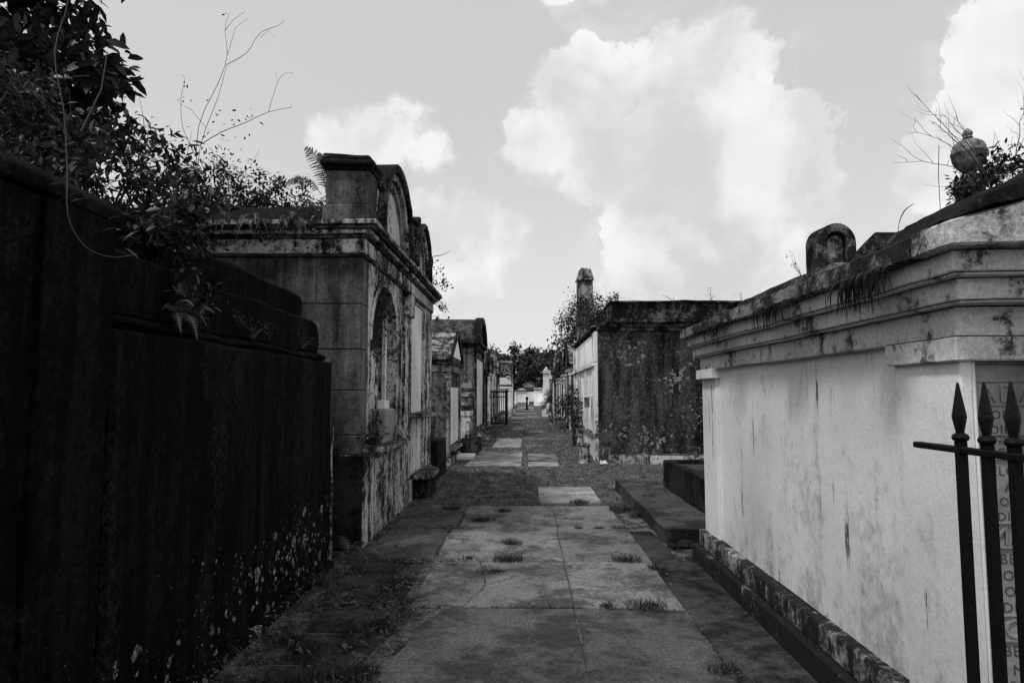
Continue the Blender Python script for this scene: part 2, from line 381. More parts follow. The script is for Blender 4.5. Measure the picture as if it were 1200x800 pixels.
def leaf_mass(name, P, size, mat, parent=None, near=0, tilt=.7, slim=False, kind='stuff', jitter=.5):
    n = len(P); LV = SLIM_V if slim else LEAF_V
    Rm = rotmats(n, tilt); sc = size*nr.uniform(1-jitter, 1+jitter, n)
    order = np.argsort(np.linalg.norm(P-np.array([0,0,1.6]), axis=1))
    k = min(near, n)
    if k:
        me = bpy.data.meshes.new('leaf'); me.from_pydata([tuple(v) for v in LV], [], [tuple(int(i) for i in f) for f in LEAF_F]); me.materials.append(M[mat])
        org = ORG[parent.name]
        for i in order[:k]:
            o = bpy.data.objects.new('leaf', me); C.objects.link(o); o.parent = parent
            o.matrix_local = Matrix.Translation(Vector(P[i])-org) @ Matrix(Rm[i].tolist()).to_4x4() @ Matrix.Scale(float(sc[i]), 4)
    rest = order[k:]
    if len(rest) == 0: return None
    V = np.einsum('nij,vj->nvi', Rm[rest], LV)*sc[rest][:,None,None] + P[rest][:,None,:]
    F = (LEAF_F[None] + (np.arange(len(rest))*len(LV))[:,None,None]).reshape(-1,3)
    return arrays(name, V.reshape(-1,3), F, mat, parent, kind)
def clump_points(blobs, per, spread=.30, sub=14):
    out = []
    for x, y, z, r in blobs:
        k = max(3, int(sub*(r/.6)**1.5)); 
        c = nr.normal(0, 1, (k,3)); c /= np.linalg.norm(c,axis=1)[:,None]; c *= (nr.uniform(.25,1,(k,1))**.5)*r; 
        c += np.array([x,y,z])
        n = int(per*(r/.6)**2)
        idx = nr.integers(0,k,n)
        out.append(c[idx] + nr.normal(0, spread*r*.55, (n,3)))
    return np.concatenate(out)
def twig_tree(name, mat, parent, root, targets, r0, seed=0, sub=3):
    """limbs from a root point to each target with a bend, plus side twigs"""
    q = random.Random(seed); mb = MB(); root = Vector(root)
    for tg in targets:
        tg = Vector(tg); L = (tg-root).length
        pts = []
        for k in range(6):
            f = k/5; p = root.lerp(tg, f); p.z += math.sin(f*math.pi)*L*.08
            p += Vector((q.uniform(-1,1), q.uniform(-1,1), q.uniform(-.5,.5)))*L*.045*(0 if k == 0 else 1); pts.append(p)
        mb.tube(pts, [r0*(1-.85*k/5) for k in range(6)], 5)
        for j in range(sub):
            a = pts[2+j % 3]; e = a + Vector((q.uniform(-1,1), q.uniform(-1,1), q.uniform(-.2,1))).normalized()*L*q.uniform(.2,.4)
            m_ = a.lerp(e,.5)+Vector((q.uniform(-1,1),q.uniform(-1,1),q.uniform(-1,1)))*L*.03
            mb.tube([a, m_, e], [r0*.35, r0*.22, r0*.1], 4)
    return mb.build(name, mat, parent)
def blade_arrays(P, h, wd, lean=.5):
    n = len(P); a = nr.uniform(0, 2*np.pi, n); b = nr.uniform(0, 2*np.pi, n)
    dx = np.stack([np.cos(a), np.sin(a), np.zeros(n)],1)*wd[:,None]
    ln = np.stack([np.cos(b), np.sin(b), np.zeros(n)],1)*(h*nr.uniform(.1,lean*2,n))[:,None]
    up = np.zeros((n,3)); up[:,2] = h
    V = np.stack([P-dx, P+dx, P+ln*.35+up*.6-dx*.7, P+ln*.35+up*.6+dx*.7, P+ln+up*.9], 1)
    F = np.array([(0,1,3),(0,3,2),(2,3,4)])[None]+(np.arange(n)*5)[:,None,None]
    return V.reshape(-1,3), F.reshape(-1,3)
def tuft(x, y, r, h, n, label, z=.035, name='grass_tuft', group='grass tufts growing in the path joints', mat='tuft'):
    n = int(n*1.5); P = np.zeros((n,3)); P[:,0] = x+np.clip(nr.normal(0,r*.7,n),-1.3*r,1.3*r); P[:,1] = y+nr.normal(0,r*.45,n); P[:,2] = z
    V, F = blade_arrays(P, h*nr.uniform(.2,1.1,n), np.full(n,.0033), 1.3)
    return tag(arrays(name, V, F, mat), label, 'grass tuft', group)
def make_frond(L, droop, n=16, wd=.20):
    V = []; F = []
    def q(*p):
        b = len(V); V.extend(p); F.append((b,b+1,b+2)); 
        if len(p) == 4: F.append((b,b+2,b+3))
    pt = lambda f: Vector((L*f*(1-.18*droop*f), 0, L*(.62*f - droop*.75*f*f)))
    for k in range(n):
        f0 = .12+.88*k/n; f1 = f0+.88/n
        a, b = pt(f0), pt(f1); w_ = L*wd*math.sin(math.pi*(.15+.85*f0))**.8*(1.05-f0*.65)
        q(a+Vector((0,.004,0)), b+Vector((0,.003,0)), b-Vector((0,.003,0)), a-Vector((0,.004,0)))
        for s in (1,-1):
            tip = a+Vector((w_*.38, s*w_, -w_*.25)); th_ = (b-a)*.62
            q(a, a+th_, tip)
    a = pt(0); b = pt(.12); q(a+Vector((0,.005,0)), b+Vector((0,.004,0)), b-Vector((0,.004,0)), a-Vector((0,.005,0)))
    return [tuple(v) for v in V], F
def fern(loc, n, L, label, droop=1.0, yaw0=0, yaw1=360, seed=1, mat='fern', tilt=0.0, group='ferns sprouting from the tombs'):
    q = random.Random(seed)
    t_ = thing('fern', loc, label, 'fern', group)
    v, f = make_frond(L, droop); me = bpy.data.meshes.new('frond'); me.from_pydata(v, [], f); me.materials.append(M[mat])
    for k in range(n):
        o = bpy.data.objects.new('frond', me); C.objects.link(o); o.parent = t_
        s = q.uniform(.65,1.1); o.scale = (s,s,s)
        o.rotation_euler = (q.uniform(-.3,.3), tilt+q.uniform(-.5,.4), R(yaw0+(yaw1-yaw0)*(k+q.random()*.8)/n))
    return t_
def weed(name, loc, label, cat, blobs, size, n, near=20, stems=6, mat='leafmid', stem='stem', r0=.006, slim=False, tilt=.7, group=None, spread=.4, seed=3):
    t_ = thing(name, loc, label, cat, group)
    twig_tree('stem', stem, t_, loc, [(b[0]+rnd.uniform(-.3,.3)*b[3], b[1]+rnd.uniform(-.3,.3)*b[3], b[2]+b[3]*rnd.uniform(-.1,.7)) for b in (blobs*6)[:stems]], r0, seed)
    P = clump_points(blobs, n, spread)
    leaf_mass('foliage', P, size, mat, t_, near, tilt, slim)
    return t_

# ============================================================ THE SETTING: ground and paved aisle
xs = [-400,-150,-60,-25,-12,-7]+[round(-5+.1*k,3) for k in range(101)]+[7,12,25,60,150,400]
ys = [-400,-150,-60,-20,-8,-3]+[round(-1+.12*k,3) for k in range(220)]+[round(25.4+.5*k,3) for k in range(160)]+[120,160,250,400]
gv = [(x, y, (noise.noise((x*1.7,y*1.7,0))*.012+noise.noise((x*7,y*7,3))*.008-.006) if abs(x)<6 and -1<y<105 else -.01) for y in ys for x in xs]
nx = len(xs)
gf = np.array([(j*nx+i, j*nx+i+1, (j+1)*nx+i+1, (j+1)*nx+i) for j in range(len(ys)-1) for i in range(nx-1)])
ground = struct(arrays('ground', np.array(gv, dtype=float), gf, 'soil'))
ground.data.polygons.foreach_set('use_smooth', [True]*len(ground.data.polygons))

footpath = struct(MB().box(-1.75, 1.5, 1.2, 9.3, -.08, .018).build('footpath', 'soil'))
def slab(pts, mat='slab', z=.035, parent=footpath):
    z += rnd.uniform(-.004, .004)
    mb = MB().prism(pts, 'z', z-.07, z); a, b = rnd.uniform(-.005,.005), rnd.uniform(-.005,.005)
    for v in mb.bm.verts: v.co.z += a*(v.co.x-pts[0][0])+b*(v.co.y-pts[0][1])
    return mb.build('paving_slab', mat, parent, bevel=.009, cell=.13, amp=.0045, freq=7)
def rs(x0, x1, y0, y1, mat='slab', g=.004, z=.035, parent=footpath):
    q = lambda: rnd.uniform(-.006, .006)
    return slab([(x0+g+q(), y0+g+q()), (x1-g+q(), y0+g+q()), (x1-g+q(), y1-g+q()), (x0+g+q(), y1-g+q())], mat, z, parent)
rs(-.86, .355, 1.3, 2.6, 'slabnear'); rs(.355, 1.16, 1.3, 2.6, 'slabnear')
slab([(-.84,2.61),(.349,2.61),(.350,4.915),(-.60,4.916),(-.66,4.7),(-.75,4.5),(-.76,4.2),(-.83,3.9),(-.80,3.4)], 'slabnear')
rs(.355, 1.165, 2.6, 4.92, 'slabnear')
# cracked slab: three pieces that meet along jagged cracks
def jag(a, b, n, amp):
    return [(a[0]+(b[0]-a[0])*k/n+(rnd.uniform(-amp,amp) if 0 < k < n else 0), a[1]+(b[1]-a[1])*k/n+(rnd.uniform(-amp,amp) if 0 < k < n else 0)) for k in range(n+1)]
hub = (-.34, 5.42); c1 = jag((-.47,4.925), hub, 5, .02); c2 = jag(hub, (-.06,5.78), 6, .025); c3 = jag((-.06,5.78), (.352,6.0), 4, .02); c4 = jag(hub, (-.42,6.222), 6, .025)
off = lambda ps, dx, dy: [(x+dx, y+dy) for x, y in ps]
slab([(-.86,4.925)]+off(c1,-.004,0)+off(c4[1:],-.004,0)+[(-.86,6.222)])
slab(off(c1[::-1],.004,-.002)[:-1]+[(-.466,4.925),(.352,4.925),(.352,5.995)]+off(c3[::-1][1:],.002,-.003)+off(c2[::-1][1:-1],.002,-.003))
slab(off(c4[::-1],.004,0)[:-1]+off(c2,-.002,.003)[0:]+off(c3[1:],-.001,.003)+[(.352,6.222)])
rs(.36, 1.17, 4.92, 6.23)
rs(-.86, .36, 6.23, 7.69); rs(.36, 1.18, 6.23, 7.69)
rs(-.8, .37, 7.69, 9.3); rs(.37, 1.18, 7.69, 9.3)
rs(.2, 1.1, 9.52, 11.1, 'slablit')  # sunlit tone painted into the slab's colour
for a, b in ((2.0,3.9),(3.9,4.4),(4.4,4.93),(4.93,5.75),(5.75,6.22)): rs(-1.62 if a > 4.9 else -1.5, -.93, a, b, 'slabdark', .012, .026)  # left strip: shade of the black wall painted in as darker concrete
rs(-1.6, -.88, 6.25, 7.69, 'slabnear', .008, .03); rs(-1.58, -.82, 7.7, 9.3, 'slabnear', .008, .03)
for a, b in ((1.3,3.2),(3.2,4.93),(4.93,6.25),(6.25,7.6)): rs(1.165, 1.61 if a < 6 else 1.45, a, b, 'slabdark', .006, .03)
far_path = ground
for x0, x1, y0, y1, m in ((-1.33,-.08,14.35,17.9,'slablit'),(.03,.74,14.3,15.2,'slablit'),(.05,.78,15.5,17.2,'slab'),
     (-1.0,-.12,19.2,22.8,'slablit'),(-.05,.6,19.6,20.5,'slab'),(.1,.8,22.3,23.2,'slab'),(-1.0,-.1,24.6,27.0,'slab'),(0,.7,26.4,27.6,'slablit'),
     (-.95,-.1,29,31.5,'slablit'),(.1,.9,31,33,'slab'),(-.9,0,34,37.5,'slablit'),(.1,.9,36,38,'slablit'),(-.95,-.05,40,44.5,'slablit'),
     (.05,.9,42,46,'slab'),(-.9,.85,49,55,'slablit'),(-.9,.8,58,64,'slab'),(-.9,.85,68,76,'slablit')):
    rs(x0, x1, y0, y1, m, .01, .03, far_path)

# ============================================================ RIGHT NEAR TOMB
T = thing('tomb', (2.7, 4.4, 0), 'pale stucco family tomb with stepped cornice, behind the iron fence at the right', 'tomb')
plo = B('plinth_step', 'plinthlow', T, 1.61, 3.79, 2.47, 6.44, -.05, .165, bevel=.012, cell=.12, amp=.006)
B('plinth', 'plinth', T, 1.657, 3.74, 2.525, 6.38, .165, .31, bevel=.01, cell=.12, amp=.005)
B('wall', 'stucco', T, 1.735, 3.66, 2.66, 6.24, .31, 1.82, bevel=0, cell=.2, amp=.003, freq=3)
B('pilaster', 'stucco', T, 1.70, 1.75, 2.58, 3.03, .311, 1.73, cell=.2, amp=.002)
B('pilaster', 'stucco', T, 1.70, 1.79, 5.86, 6.30, .311, 1.74, cell=.2, amp=.002)
B('pilaster', 'stucco', T, 1.75, 1.765, 2.58, 2.67, .311, 1.73)
B('pilaster', 'stucco', T, 3.635, 3.70, 2.58, 3.03, .311, 1.73)
cp = B('capital', 'stucco_band', T, 1.672, 3.72, 2.555, 3.055, 1.725, 1.826, cell=.15, amp=.003)
B('capital', 'stucco', T, 1.655, 1.9, 5.83, 6.34, 1.735, 1.826, cell=.15, amp=.003)
B('architrave', 'stucco_band', T, 1.69, 3.71, 2.573, 6.31, 1.82, 1.944, cell=.15, amp=.003)
# each cornice course overhangs the one below and has a small cove under it
def course(x, y0, y1, z0, z1, mat, x2, cell=.14, amp=.004, name='cornice_band'):
    mb = MB()
    mb.box(x, x2, y0, y1, z0+.012, z1)
    mb.box(x+.014, x2-.014, y0+.014, y1-.014, z0, z0+.012)
    return mb.build(name, mat, T, .004, cell, amp)
course(1.632, 2.47, 6.345, 1.944, 2.04, 'stucco_band', 3.78)
course(1.575, 2.40, 6.37, 2.04, 2.131, 'stucco_band', 3.84)
B('fascia', 'mossy_ledge', T, 1.52, 3.89, 2.562, 6.39, 2.131, 2.222, bevel=.008, cell=.09, amp=.008)
# pediment fascia that rises to the middle, in two lengths with a joint between
MB().prism([(1.52,2.131),(2.68,2.131),(2.68,2.50),(2.1,2.365),(1.77,2.285),(1.52,2.225)], 'y', 2.31, 2.558).build('pediment_stone', 'mossy_pale', T, .008, .1, .006)
MB().prism([(2.688,2.131),(3.89,2.131),(3.89,2.225),(3.3,2.365),(2.688,2.50)], 'y', 2.31, 2.558).build('pediment_stone', 'stucco_band', T, .008, .1, .006)
# dark rough coping slabs that climb over it
def cop(pts, y0, y1): return MB().prism(pts, 'y', y0, y1).build('coping_stone', 'darkband', T, .012, .07, .014, 9)
cop([(1.56,2.225),(1.64,2.31),(1.74,2.37),(1.86,2.41),(1.87,2.33)], 2.36, 2.80)
cop([(1.875,2.335),(1.865,2.415),(2.05,2.50),(2.22,2.55),(2.23,2.42)], 2.37, 2.82)
cop([(2.235,2.425),(2.225,2.56),(2.45,2.66),(2.68,2.74),(2.68,2.53)], 2.37, 2.80)
cop([(2.69,2.53),(2.69,2.74),(2.95,2.65),(3.15,2.55),(3.15,2.42)], 2.37, 2.80)
cop([(3.16,2.42),(3.16,2.55),(3.5,2.42),(3.84,2.24)], 2.37, 2.80)
MB().prism([(1.95,2.22),(1.95,2.445),(2.16,2.52),(2.69,2.74),(3.25,2.52),(3.45,2.445),(3.45,2.22)], 'y', 2.83, 3.50).build('roof', 'darkband', T, .02, .14, .012)
MB().prism([(3.51,2.22),(3.51,2.47),(3.62,2.50),(3.80,2.455),(3.92,2.42),(3.96,2.22)], 'x', 1.95, 3.45).build('roof_lip', 'darkband', T, .01, .12, .01)
B('roof_slab', 'mossy_ledge', T, 1.87, 3.53, 3.97, 5.75, 2.223, 2.41, bevel=.02, cell=.15, amp=.012)
B('urn_base', 'darkband', T, 2.63, 2.75, 3.83, 3.95, 2.42, 2.885, bevel=.01, cell=.1, amp=.005)
# inscription tablet on the front
tab = B('tablet', 'marble', T, 1.768, 3.63, 2.612, 2.66, .33, 1.715, bevel=.004)
B('frame_panel', 'marble', T, 1.766, 3.634, 2.604, 2.64, 1.7165, 1.7235, bevel=0)
def lettering(txt, x, zb, size, raised=True, parent=tab, y=2.6115, dep=.003, rz=0, mat='text', name='lettering'):
    cu = bpy.data.curves.new('lettering', 'FONT'); cu.body = txt; cu.size = size*1.38; cu.extrude = dep; cu.offset = -.0006; cu.space_character = 1.12; cu.resolution_u = 2
    o = bpy.data.objects.new('lettering_curve', cu)
    me = bpy.data.meshes.new_from_object(o)
    bpy.data.objects.remove(o)
    me.materials.clear(); me.materials.append(M[mat])
    b = bpy.data.objects.new(name, me); C.objects.link(b); b.parent = parent
    b.rotation_euler = (R(90), 0, rz); b.location = Vector((x, y, zb)) - ORG[parent.name]
    return b
M['cut'] = plain('cut_letter', .06)
for txt, x, zt, zb, big in (("ADAM",1.79,1.64,1.565,1),("BORN",1.80,1.537,1.50,0),("DIED",1.825,1.478,1.442,0),("SELI",1.745+.035,1.43,1.355,1),("BELOVED",1.79,1.318,1.282,0),
     ("AND",1.87,1.255,1.22,0),("BORN",1.815,1.20,1.165,0),("DIED",1.835,1.143,1.108,0),("MARY",1.795,1.09,1.015,1),("BELOVED",1.835,.985,.945,0),("JOHN",1.825,.922,.882,0),
     ("BORN",1.81,.862,.822,0),("DIED",1.835,.802,.762,0),("JOHN",1.80,.742,.665,1),("BELOVED",1.83,.64,.60,0),("MAY",1.86,.57,.53,0),("BORN",1.845,.51,.47,0)):
    if big:
        x0 = x-.022
        # sunk band with a dark upper lip and raised letters
        mbp = MB(); mbp.box(x0, x0+.95, 2.604, 2.6115, zt+.006, zt+.012); mbp.box(x0, x0+.95, 2.604, 2.6115, zb-.012, zb-.006)
        mbp.build('name_band', 'marble', tab)
        lettering(txt, x, zb, zt-zb, dep=.006)
    else:
        lettering(txt, x, zb, zt-zb, mat='cut', dep=.0018)

# small arched stone box on the roof
SB = thing('roof_shrine', (2.1, 4.5, 2.41), 'small round-topped stone box with an arched niche on the right tomb roof', 'shrine')
cx, cz = 2.105, 2.62
oo = [(1.975,2.405)]+arc(cx, cz, .13, 180, 0, 14)+[(2.235,2.405)]
ii = [(2.03,2.45)]+arc(cx, cz, .072, 180, 0, 14)+[(2.18,2.45)]
MB().prism(oo, 'y', 4.41, 4.56).build('body', 'darkband', SB, .004, .05, .006)
MB().ring(oo, ii, 'y', 4.36, 4.409).build('arch_frame', 'mossy_ledge', SB, .004, .05, .004)
MB().prism([(1.98,2.405),(2.23,2.405),(2.23,2.449),(1.98,2.449)], 'y', 4.362, 4.409).build('sill', 'grey_ledge', SB)
MB().prism([(2.045,2.46)]+arc(cx, cz-.005, .055, 180, 0, 10)+[(2.165,2.46)], 'y', 4.39, 4.409).build('niche_panel', 'grey_ledge', SB, .003)
# urn
U = thing('urn', (2.69, 3.89, 2.885), 'carved stone funeral urn with a pointed knob on the right tomb roof', 'urn')
def urn_profile(s, z0): return [(r*s, z0+z*s) for r, z in ((.055,0),(.055,.02),(.032,.035),(.028,.05),(.05,.07),(.08,.10),(.100,.14),(.107,.18),(.112,.188),(.111,.202),(.105,.21),(.098,.24),(.08,.268),(.05,.287),(.028,.298),(.034,.305),(.024,.315),(.030,.325),(.033,.34),(.022,.36),(.005,.375))]
prf = urn_profile(.86, 2.885)
body = MB().lathe(2.69, 3.89, prf[:15], 28)
for v in body.bm.verts:
    a = math.atan2(v.co.y-3.89, v.co.x-2.69); k = 1+.035*math.cos(a*9)
    v.co.x = 2.69+(v.co.x-2.69)*k; v.co.y = 3.89+(v.co.y-3.89)*k
body.build('bowl', 'urn', U, 0, 0, .003, 30)
MB().lathe(2.69, 3.89, prf[15:], 16).build('knob', 'urn', U)

# ============================================================ IRON FENCE
F = thing('iron_fence', (1.333, 1.4, 0), 'black iron fence with spear-tipped pickets in front of the pale tomb', 'fence')
B('rail', 'iron', F, 1.318, 1.348, .25, 2.26, 1.418, 1.438, bevel=.003)
B('rail', 'iron', F, 1.318, 1.348, .25, 2.26, .24, .26, bevel=.003)
pk = None
for k in range(14):
    y = 2.035-.108*k-(.0 if k < 1 else .0)
    if pk is None:
        mb = MB(); mb.box(1.320,1.346,y-.013,y+.013,-.05,1.455)
        pk = mb.build('picket', 'iron', F, .002)
        collar = MB().lathe(1.333, y, [(.012,1.452),(.021,1.458),(.024,1.466),(.021,1.474),(.012,1.48)], 12).build('collar', 'iron', pk)
        sp_ = MB().lathe(1.333, y, [(.013,1.479),(.024,1.528),(.023,1.535),(.004,1.634)], 4, 0).build('spear_head', 'iron', pk)
    else:
        a = pk.copy(); C.objects.link(a); a.location = (rnd.uniform(-.002,.002), -.108*k+rnd.uniform(-.003,.003), rnd.uniform(-.006,.003)); a.rotation_euler = (rnd.uniform(-.002,.002), rnd.uniform(-.002,.002), 0)
        for c0 in (collar, sp_):
            c_ = c0.copy(); C.objects.link(c_); c_.parent = a

# ============================================================ BROKEN PLATFORM AND COPING BOX
P_ = thing('platform', (2.2, 9, 0), 'low worn concrete platform with a broken near edge beside the path', 'platform')
MB().prism([(1.47,7.02),(1.62,6.98),(1.8,7.03),(1.95,6.97),(2.9,7.0),(2.9,11.0),(1.49,11.0)], 'z', -.05, .185).build('slab', 'platform', P_, .01, .14, .009)
for k in range(16):
    x = 1.5+rnd.random()*.55; s = rnd.uniform(.03,.07)
    MB().lathe(x, 6.96-rnd.random()*.07, [(s*.5,-.02),(s,.01+s*.3),(s*.8,s),(s*.3,s*1.3)], 6, rnd.random()*3).build('rubble', 'platform', P_, 0, 0, .012, 20)
K = thing('coping_grave', (2.8, 8.7, .185), 'dark low walled grave box standing on the worn platform', 'grave')
B('kerb', 'soot', K, 2.1, 2.24, 7.2, 10.1, .175, .60, bevel=.012, cell=.15, amp=.006)
B('kerb', 'soot', K, 2.241, 3.5, 9.95, 10.1, .175, .598, bevel=.01, cell=.15, amp=.006)
B('kerb', 'soot', K, 2.241, 3.5, 7.2, 7.35, .175, .598, bevel=.01, cell=.15, amp=.006)
B('kerb', 'soot', K, 3.36, 3.5, 7.351, 9.949, .175, .60, bevel=.01)
B('cover_slab', 'slabdark', K, 2.241, 3.359, 7.351, 9.949, .175, .54, bevel=0)

# ============================================================ RIGHT SECOND TOMB (dark side, white facade)
T2 = thing('tomb', (3.9, 19, 0), 'large tomb with flaking black side wall and whitewashed slatted front, right of path', 'tomb')
B('wall', 'flake', T2, 1.80, 6.0, 15.66, 22.6, -.05, 3.10, bevel=0, cell=.5, amp=.01, freq=2)
B('wall', 'flake', T2, 1.735, 1.80, 15.64, 15.80, -.05, 3.10)
B('cornice', 'darkband', T2, 1.72, 6.1, 15.60, 22.7, 3.10, 3.19, cell=.3, amp=.01)
B('cornice', 'darkband', T2, 1.86, 6.1, 15.56, 22.7, 3.19, 3.30, cell=.3, amp=.01)
B('cornice', 'darkband', T2, 1.94, 6.2, 15.46, 22.7, 3.30, 3.39, cell=.3, amp=.014)
B('parapet', 'darkband', T2, 2.05, 6.1, 15.53, 22.6, 3.39, 3.77, cell=.3, amp=.014)
B('parapet_cap', 'darkband', T2, 2.02, 6.2, 15.47, 22.65, 3.77, 3.82, cell=.3, amp=.012)
for a, b, z0, z1 in ((15.64,16.3,-.05,.54),(15.64,16.3,.62,2.26),(15.64,16.3,2.36,3.1),(17.9,18.5,.62,2.26),(20.1,20.7,.62,2.26),(22.1,22.6,-.05,.54),(22.1,22.6,.62,2.26),(22.1,22.6,2.36,3.1)):
    B('pilaster', 'white2', T2, 1.66, 1.735, a+.002, b, z0, z1)
for a, b in ((16.34,17.15),(17.2,17.86),(18.54,19.3),(19.34,20.06),(20.74,21.4),(21.44,22.06)):
    B('facade_panel', 'white', T2, 1.70, 1.80, a, b, .64, 2.24)
for k in range(7):
    B('facade_panel', 'white', T2, 1.69, 1.80, 16.34+k*.82, 16.34+k*.82+.79, 2.38, 3.09)
    B('facade_panel', 'white2', T2, 1.70, 1.80, 16.34+k*.82, 16.34+k*.82+.79, 0, .54)
B('facade_band', 'white2', T2, 1.61, 1.80, 15.64, 22.65, 2.26, 2.36, bevel=.01, cell=.3, amp=.01)
B('facade_band', 'grey_ledge', T2, 1.63, 1.80, 15.64, 22.65, .54, .62, bevel=.01, cell=.3, amp=.01)
B('facade_cap', 'darkband', T2, 1.60, 1.86, 15.62, 22.7, 3.191, 3.24, bevel=.01, cell=.3, amp=.012)
B('bracket', 'grey_ledge', T2, 1.50, 1.61, 16.5, 16.75, 1.25, 1.5)
B('bracket_shelf', 'white', T2, 1.45, 1.69, 16.42, 16.83, 1.50, 1.55)
st = thing('stele', (1.95, 21.3, 3.24), 'tall flaking stone pedestal rising above the whitewashed tomb front', 'stele')
B('shaft', 'grey_ledge', st, 1.70, 2.20, 21.0, 21.55, 3.24, 5.28, bevel=.02, cell=.25, amp=.02)
MB().prism([(1.66,5.28),(2.24,5.28),(2.12,5.68),(1.80,5.70)], 'y', 20.95, 21.6).build('cap', 'grey_ledge', st, .02, .2, .02)
LK = thing('ledge', (4, 15.1, 0), 'pale broken stone kerb lying along the foot of the dark wall', 'kerb')
for a, b, m in ((1.92,2.75,'mossy_pale'),(2.77,3.6,'white2'),(3.62,4.5,'mossy_pale'),(4.52,5.6,'white2')):
    B('kerb_stone', m, LK, a, b, 15.0, 15.34, -.04, .21+rnd.uniform(-.02,.02), bevel=.02, cell=.12, amp=.015)
BO = thing('bollard', (1.35, 15.08, 0), 'short round stone post at the corner of the whitewashed tomb', 'bollard')
MB().lathe(1.35, 15.08, [(.15,-.03),(.15,.02),(.125,.05),(.12,.40),(.14,.42),(.14,.46),(.09,.47)], 14).build('shaft', 'grey_ledge', BO, 0, 0, .01)
tag(MB().lathe(1.82, 14.75, [(.14,-.02),(.19,.04),(.15,.11),(.06,.13)], 9).build('rock', 'white2', None, 0, 0, .035, 5), 'pale rounded stone lying on the grass by the dark tomb corner', 'rock')

# ============================================================ LEFT NEAR BLACK TOMBS
A = thing('tomb', (-3.0, .6, 0), 'tall blackened tomb wall nearest the camera at the left edge', 'tomb')
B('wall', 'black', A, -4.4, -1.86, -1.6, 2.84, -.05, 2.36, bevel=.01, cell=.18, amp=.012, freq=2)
MB().prism([(-4.4,2.36),(-1.83,2.36),(-1.835,2.42),(-1.90,2.47),(-2.2,2.53),(-4.0,2.6)], 'y', -1.62, 2.87).build('coping', 'black', A, .01, .14, .016, 3)
B('pilaster', 'black', A, -1.86, -1.835, 2.40, 2.82, -.05, 2.355, bevel=.004, cell=.15, amp=.004)
Bt = thing('tomb', (-3.0, 4.5, 0), 'blackened stepped tomb with pale lichen spots, second along the left side', 'tomb')
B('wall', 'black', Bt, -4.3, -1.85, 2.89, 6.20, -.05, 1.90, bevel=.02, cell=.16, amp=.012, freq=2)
B('step_course', 'black', Bt, -4.25, -1.885, 2.91, 6.16, 1.90, 1.965, bevel=.03, cell=.14, amp=.014)
MB().prism([(2.93,1.97),(6.10,1.97),(6.10,2.16),(6.03,2.26),(5.9,2.29),(2.93,2.28)], 'x', -4.2, -1.96).build('roof_tier', 'black', Bt, .02, .13, .014)
MB().prism([(2.95,2.28),(6.03,2.28),(6.03,2.47),(5.95,2.53),(2.95,2.55)], 'x', -4.1, -2.10).build('roof_tier', 'black', Bt, .03, .13, .016)
MB().tube([(-1.835,6.19,.05),(-1.84,6.2,.35),(-1.845,6.2,.9),(-1.84,6.205,1.3)], [.022,.012,.010,.004], 6).build('render_edge', 'mossy_pale', Bt, 0, 0, .016, 12)
tag(B('kerb_strip', 'black', None, -1.84, -1.76, 2.2, 6.1, -.02, .06, bevel=.01, cell=.14, amp=.012), 'low dark kerb along the foot of the black tombs', 'kerb')

# ============================================================ LEFT BIG TOMB WITH ARCHED PARAPET
T3 = thing('tomb', (-3.1, 9.4, 0), 'tall double tomb with curved arched parapet and vine-filled niche on the left', 'tomb')
B('core', 'mortar', T3, -4.60, -2.10, 6.90, 11.88, -.02, 3.08, bevel=0)
B('plinth', 'facade', T3, -4.65, -1.69, 6.79, 9.45, -.05, .96, bevel=.012, cell=.16, amp=.008)
B('plinth_face', 'soot', T3, -4.65, -1.692, 6.775, 6.789, -.05, .955, bevel=0)
B('plinth', 'facade', T3, -4.65, -1.71, 9.452, 11.95, -.05, .34, bevel=.012, cell=.16, amp=.008)
courses = [(.962,1.16),(1.165,1.63),(1.635,2.07),(2.075,2.56),(2.565,3.07)]
for j, (z0, z1) in enumerate(courses):
    x = -1.752; L = [ .78,.95,.62,.9 ] if j % 2 else [ .50,.9,.85,.7 ]
    for k, l in enumerate(L):
        x1 = x; x0 = max(-4.6, x-l)
        B('stone_block', 'block', T3, x0+.004, x1-.0, 6.85+rnd.uniform(0,.006), 7.14, z0, z1-.003, bevel=.006, cell=.2, amp=.003)
        x = x0
# aisle facade of bay one: jambs, arch head, niche
yc, zs, ra = 8.0, 2.20, .74
B('jamb', 'facade', T3, -2.1, -1.754, 7.142, yc-ra, .962, 3.07, bevel=.004, cell=.18, amp=.004)
B('jamb', 'facade', T3, -2.1, -1.754, yc+ra, 9.18, .962, 3.07, bevel=.004, cell=.18, amp=.004)
ap = arc(yc, zs, ra, 180, 0, 20)
MB().prism([(yc-ra+.0005,3.07)]+[(a, b) for a, b in ap][0:0]+[(yc-ra+.0005,zs)]+ap[1:-1]+[(yc+ra-.0005,zs),(yc+ra-.0005,3.07)], 'x', -2.1, -1.755).build('arch_head', 'facade', T3)
MB().ring(arc(yc,zs,ra+.07,180,0,20), arc(yc,zs,ra-.02,180,0,20), 'x', -1.80, -1.735).build('arch_moulding', 'facade', T3, .004, 0, .004)
B('niche_panel', 'peel', T3, -2.10, -1.885, yc-ra, 8.27, .962, zs+ra, bevel=0, cell=.09, amp=.012, freq=9)
B('niche_panel', 'facade', T3, -2.10, -1.89, 8.64, yc+ra, .962, zs+ra, bevel=0)
B('niche_hollow', 'mortar', T3, -2.12, -2.08, 8.2, 8.72, .962, zs+ra, bevel=0)
B('niche_column', 'white', T3, -1.92, -1.865, 8.60, 8.66, 1.0, 2.60, bevel=.006, cell=.15, amp=.004)
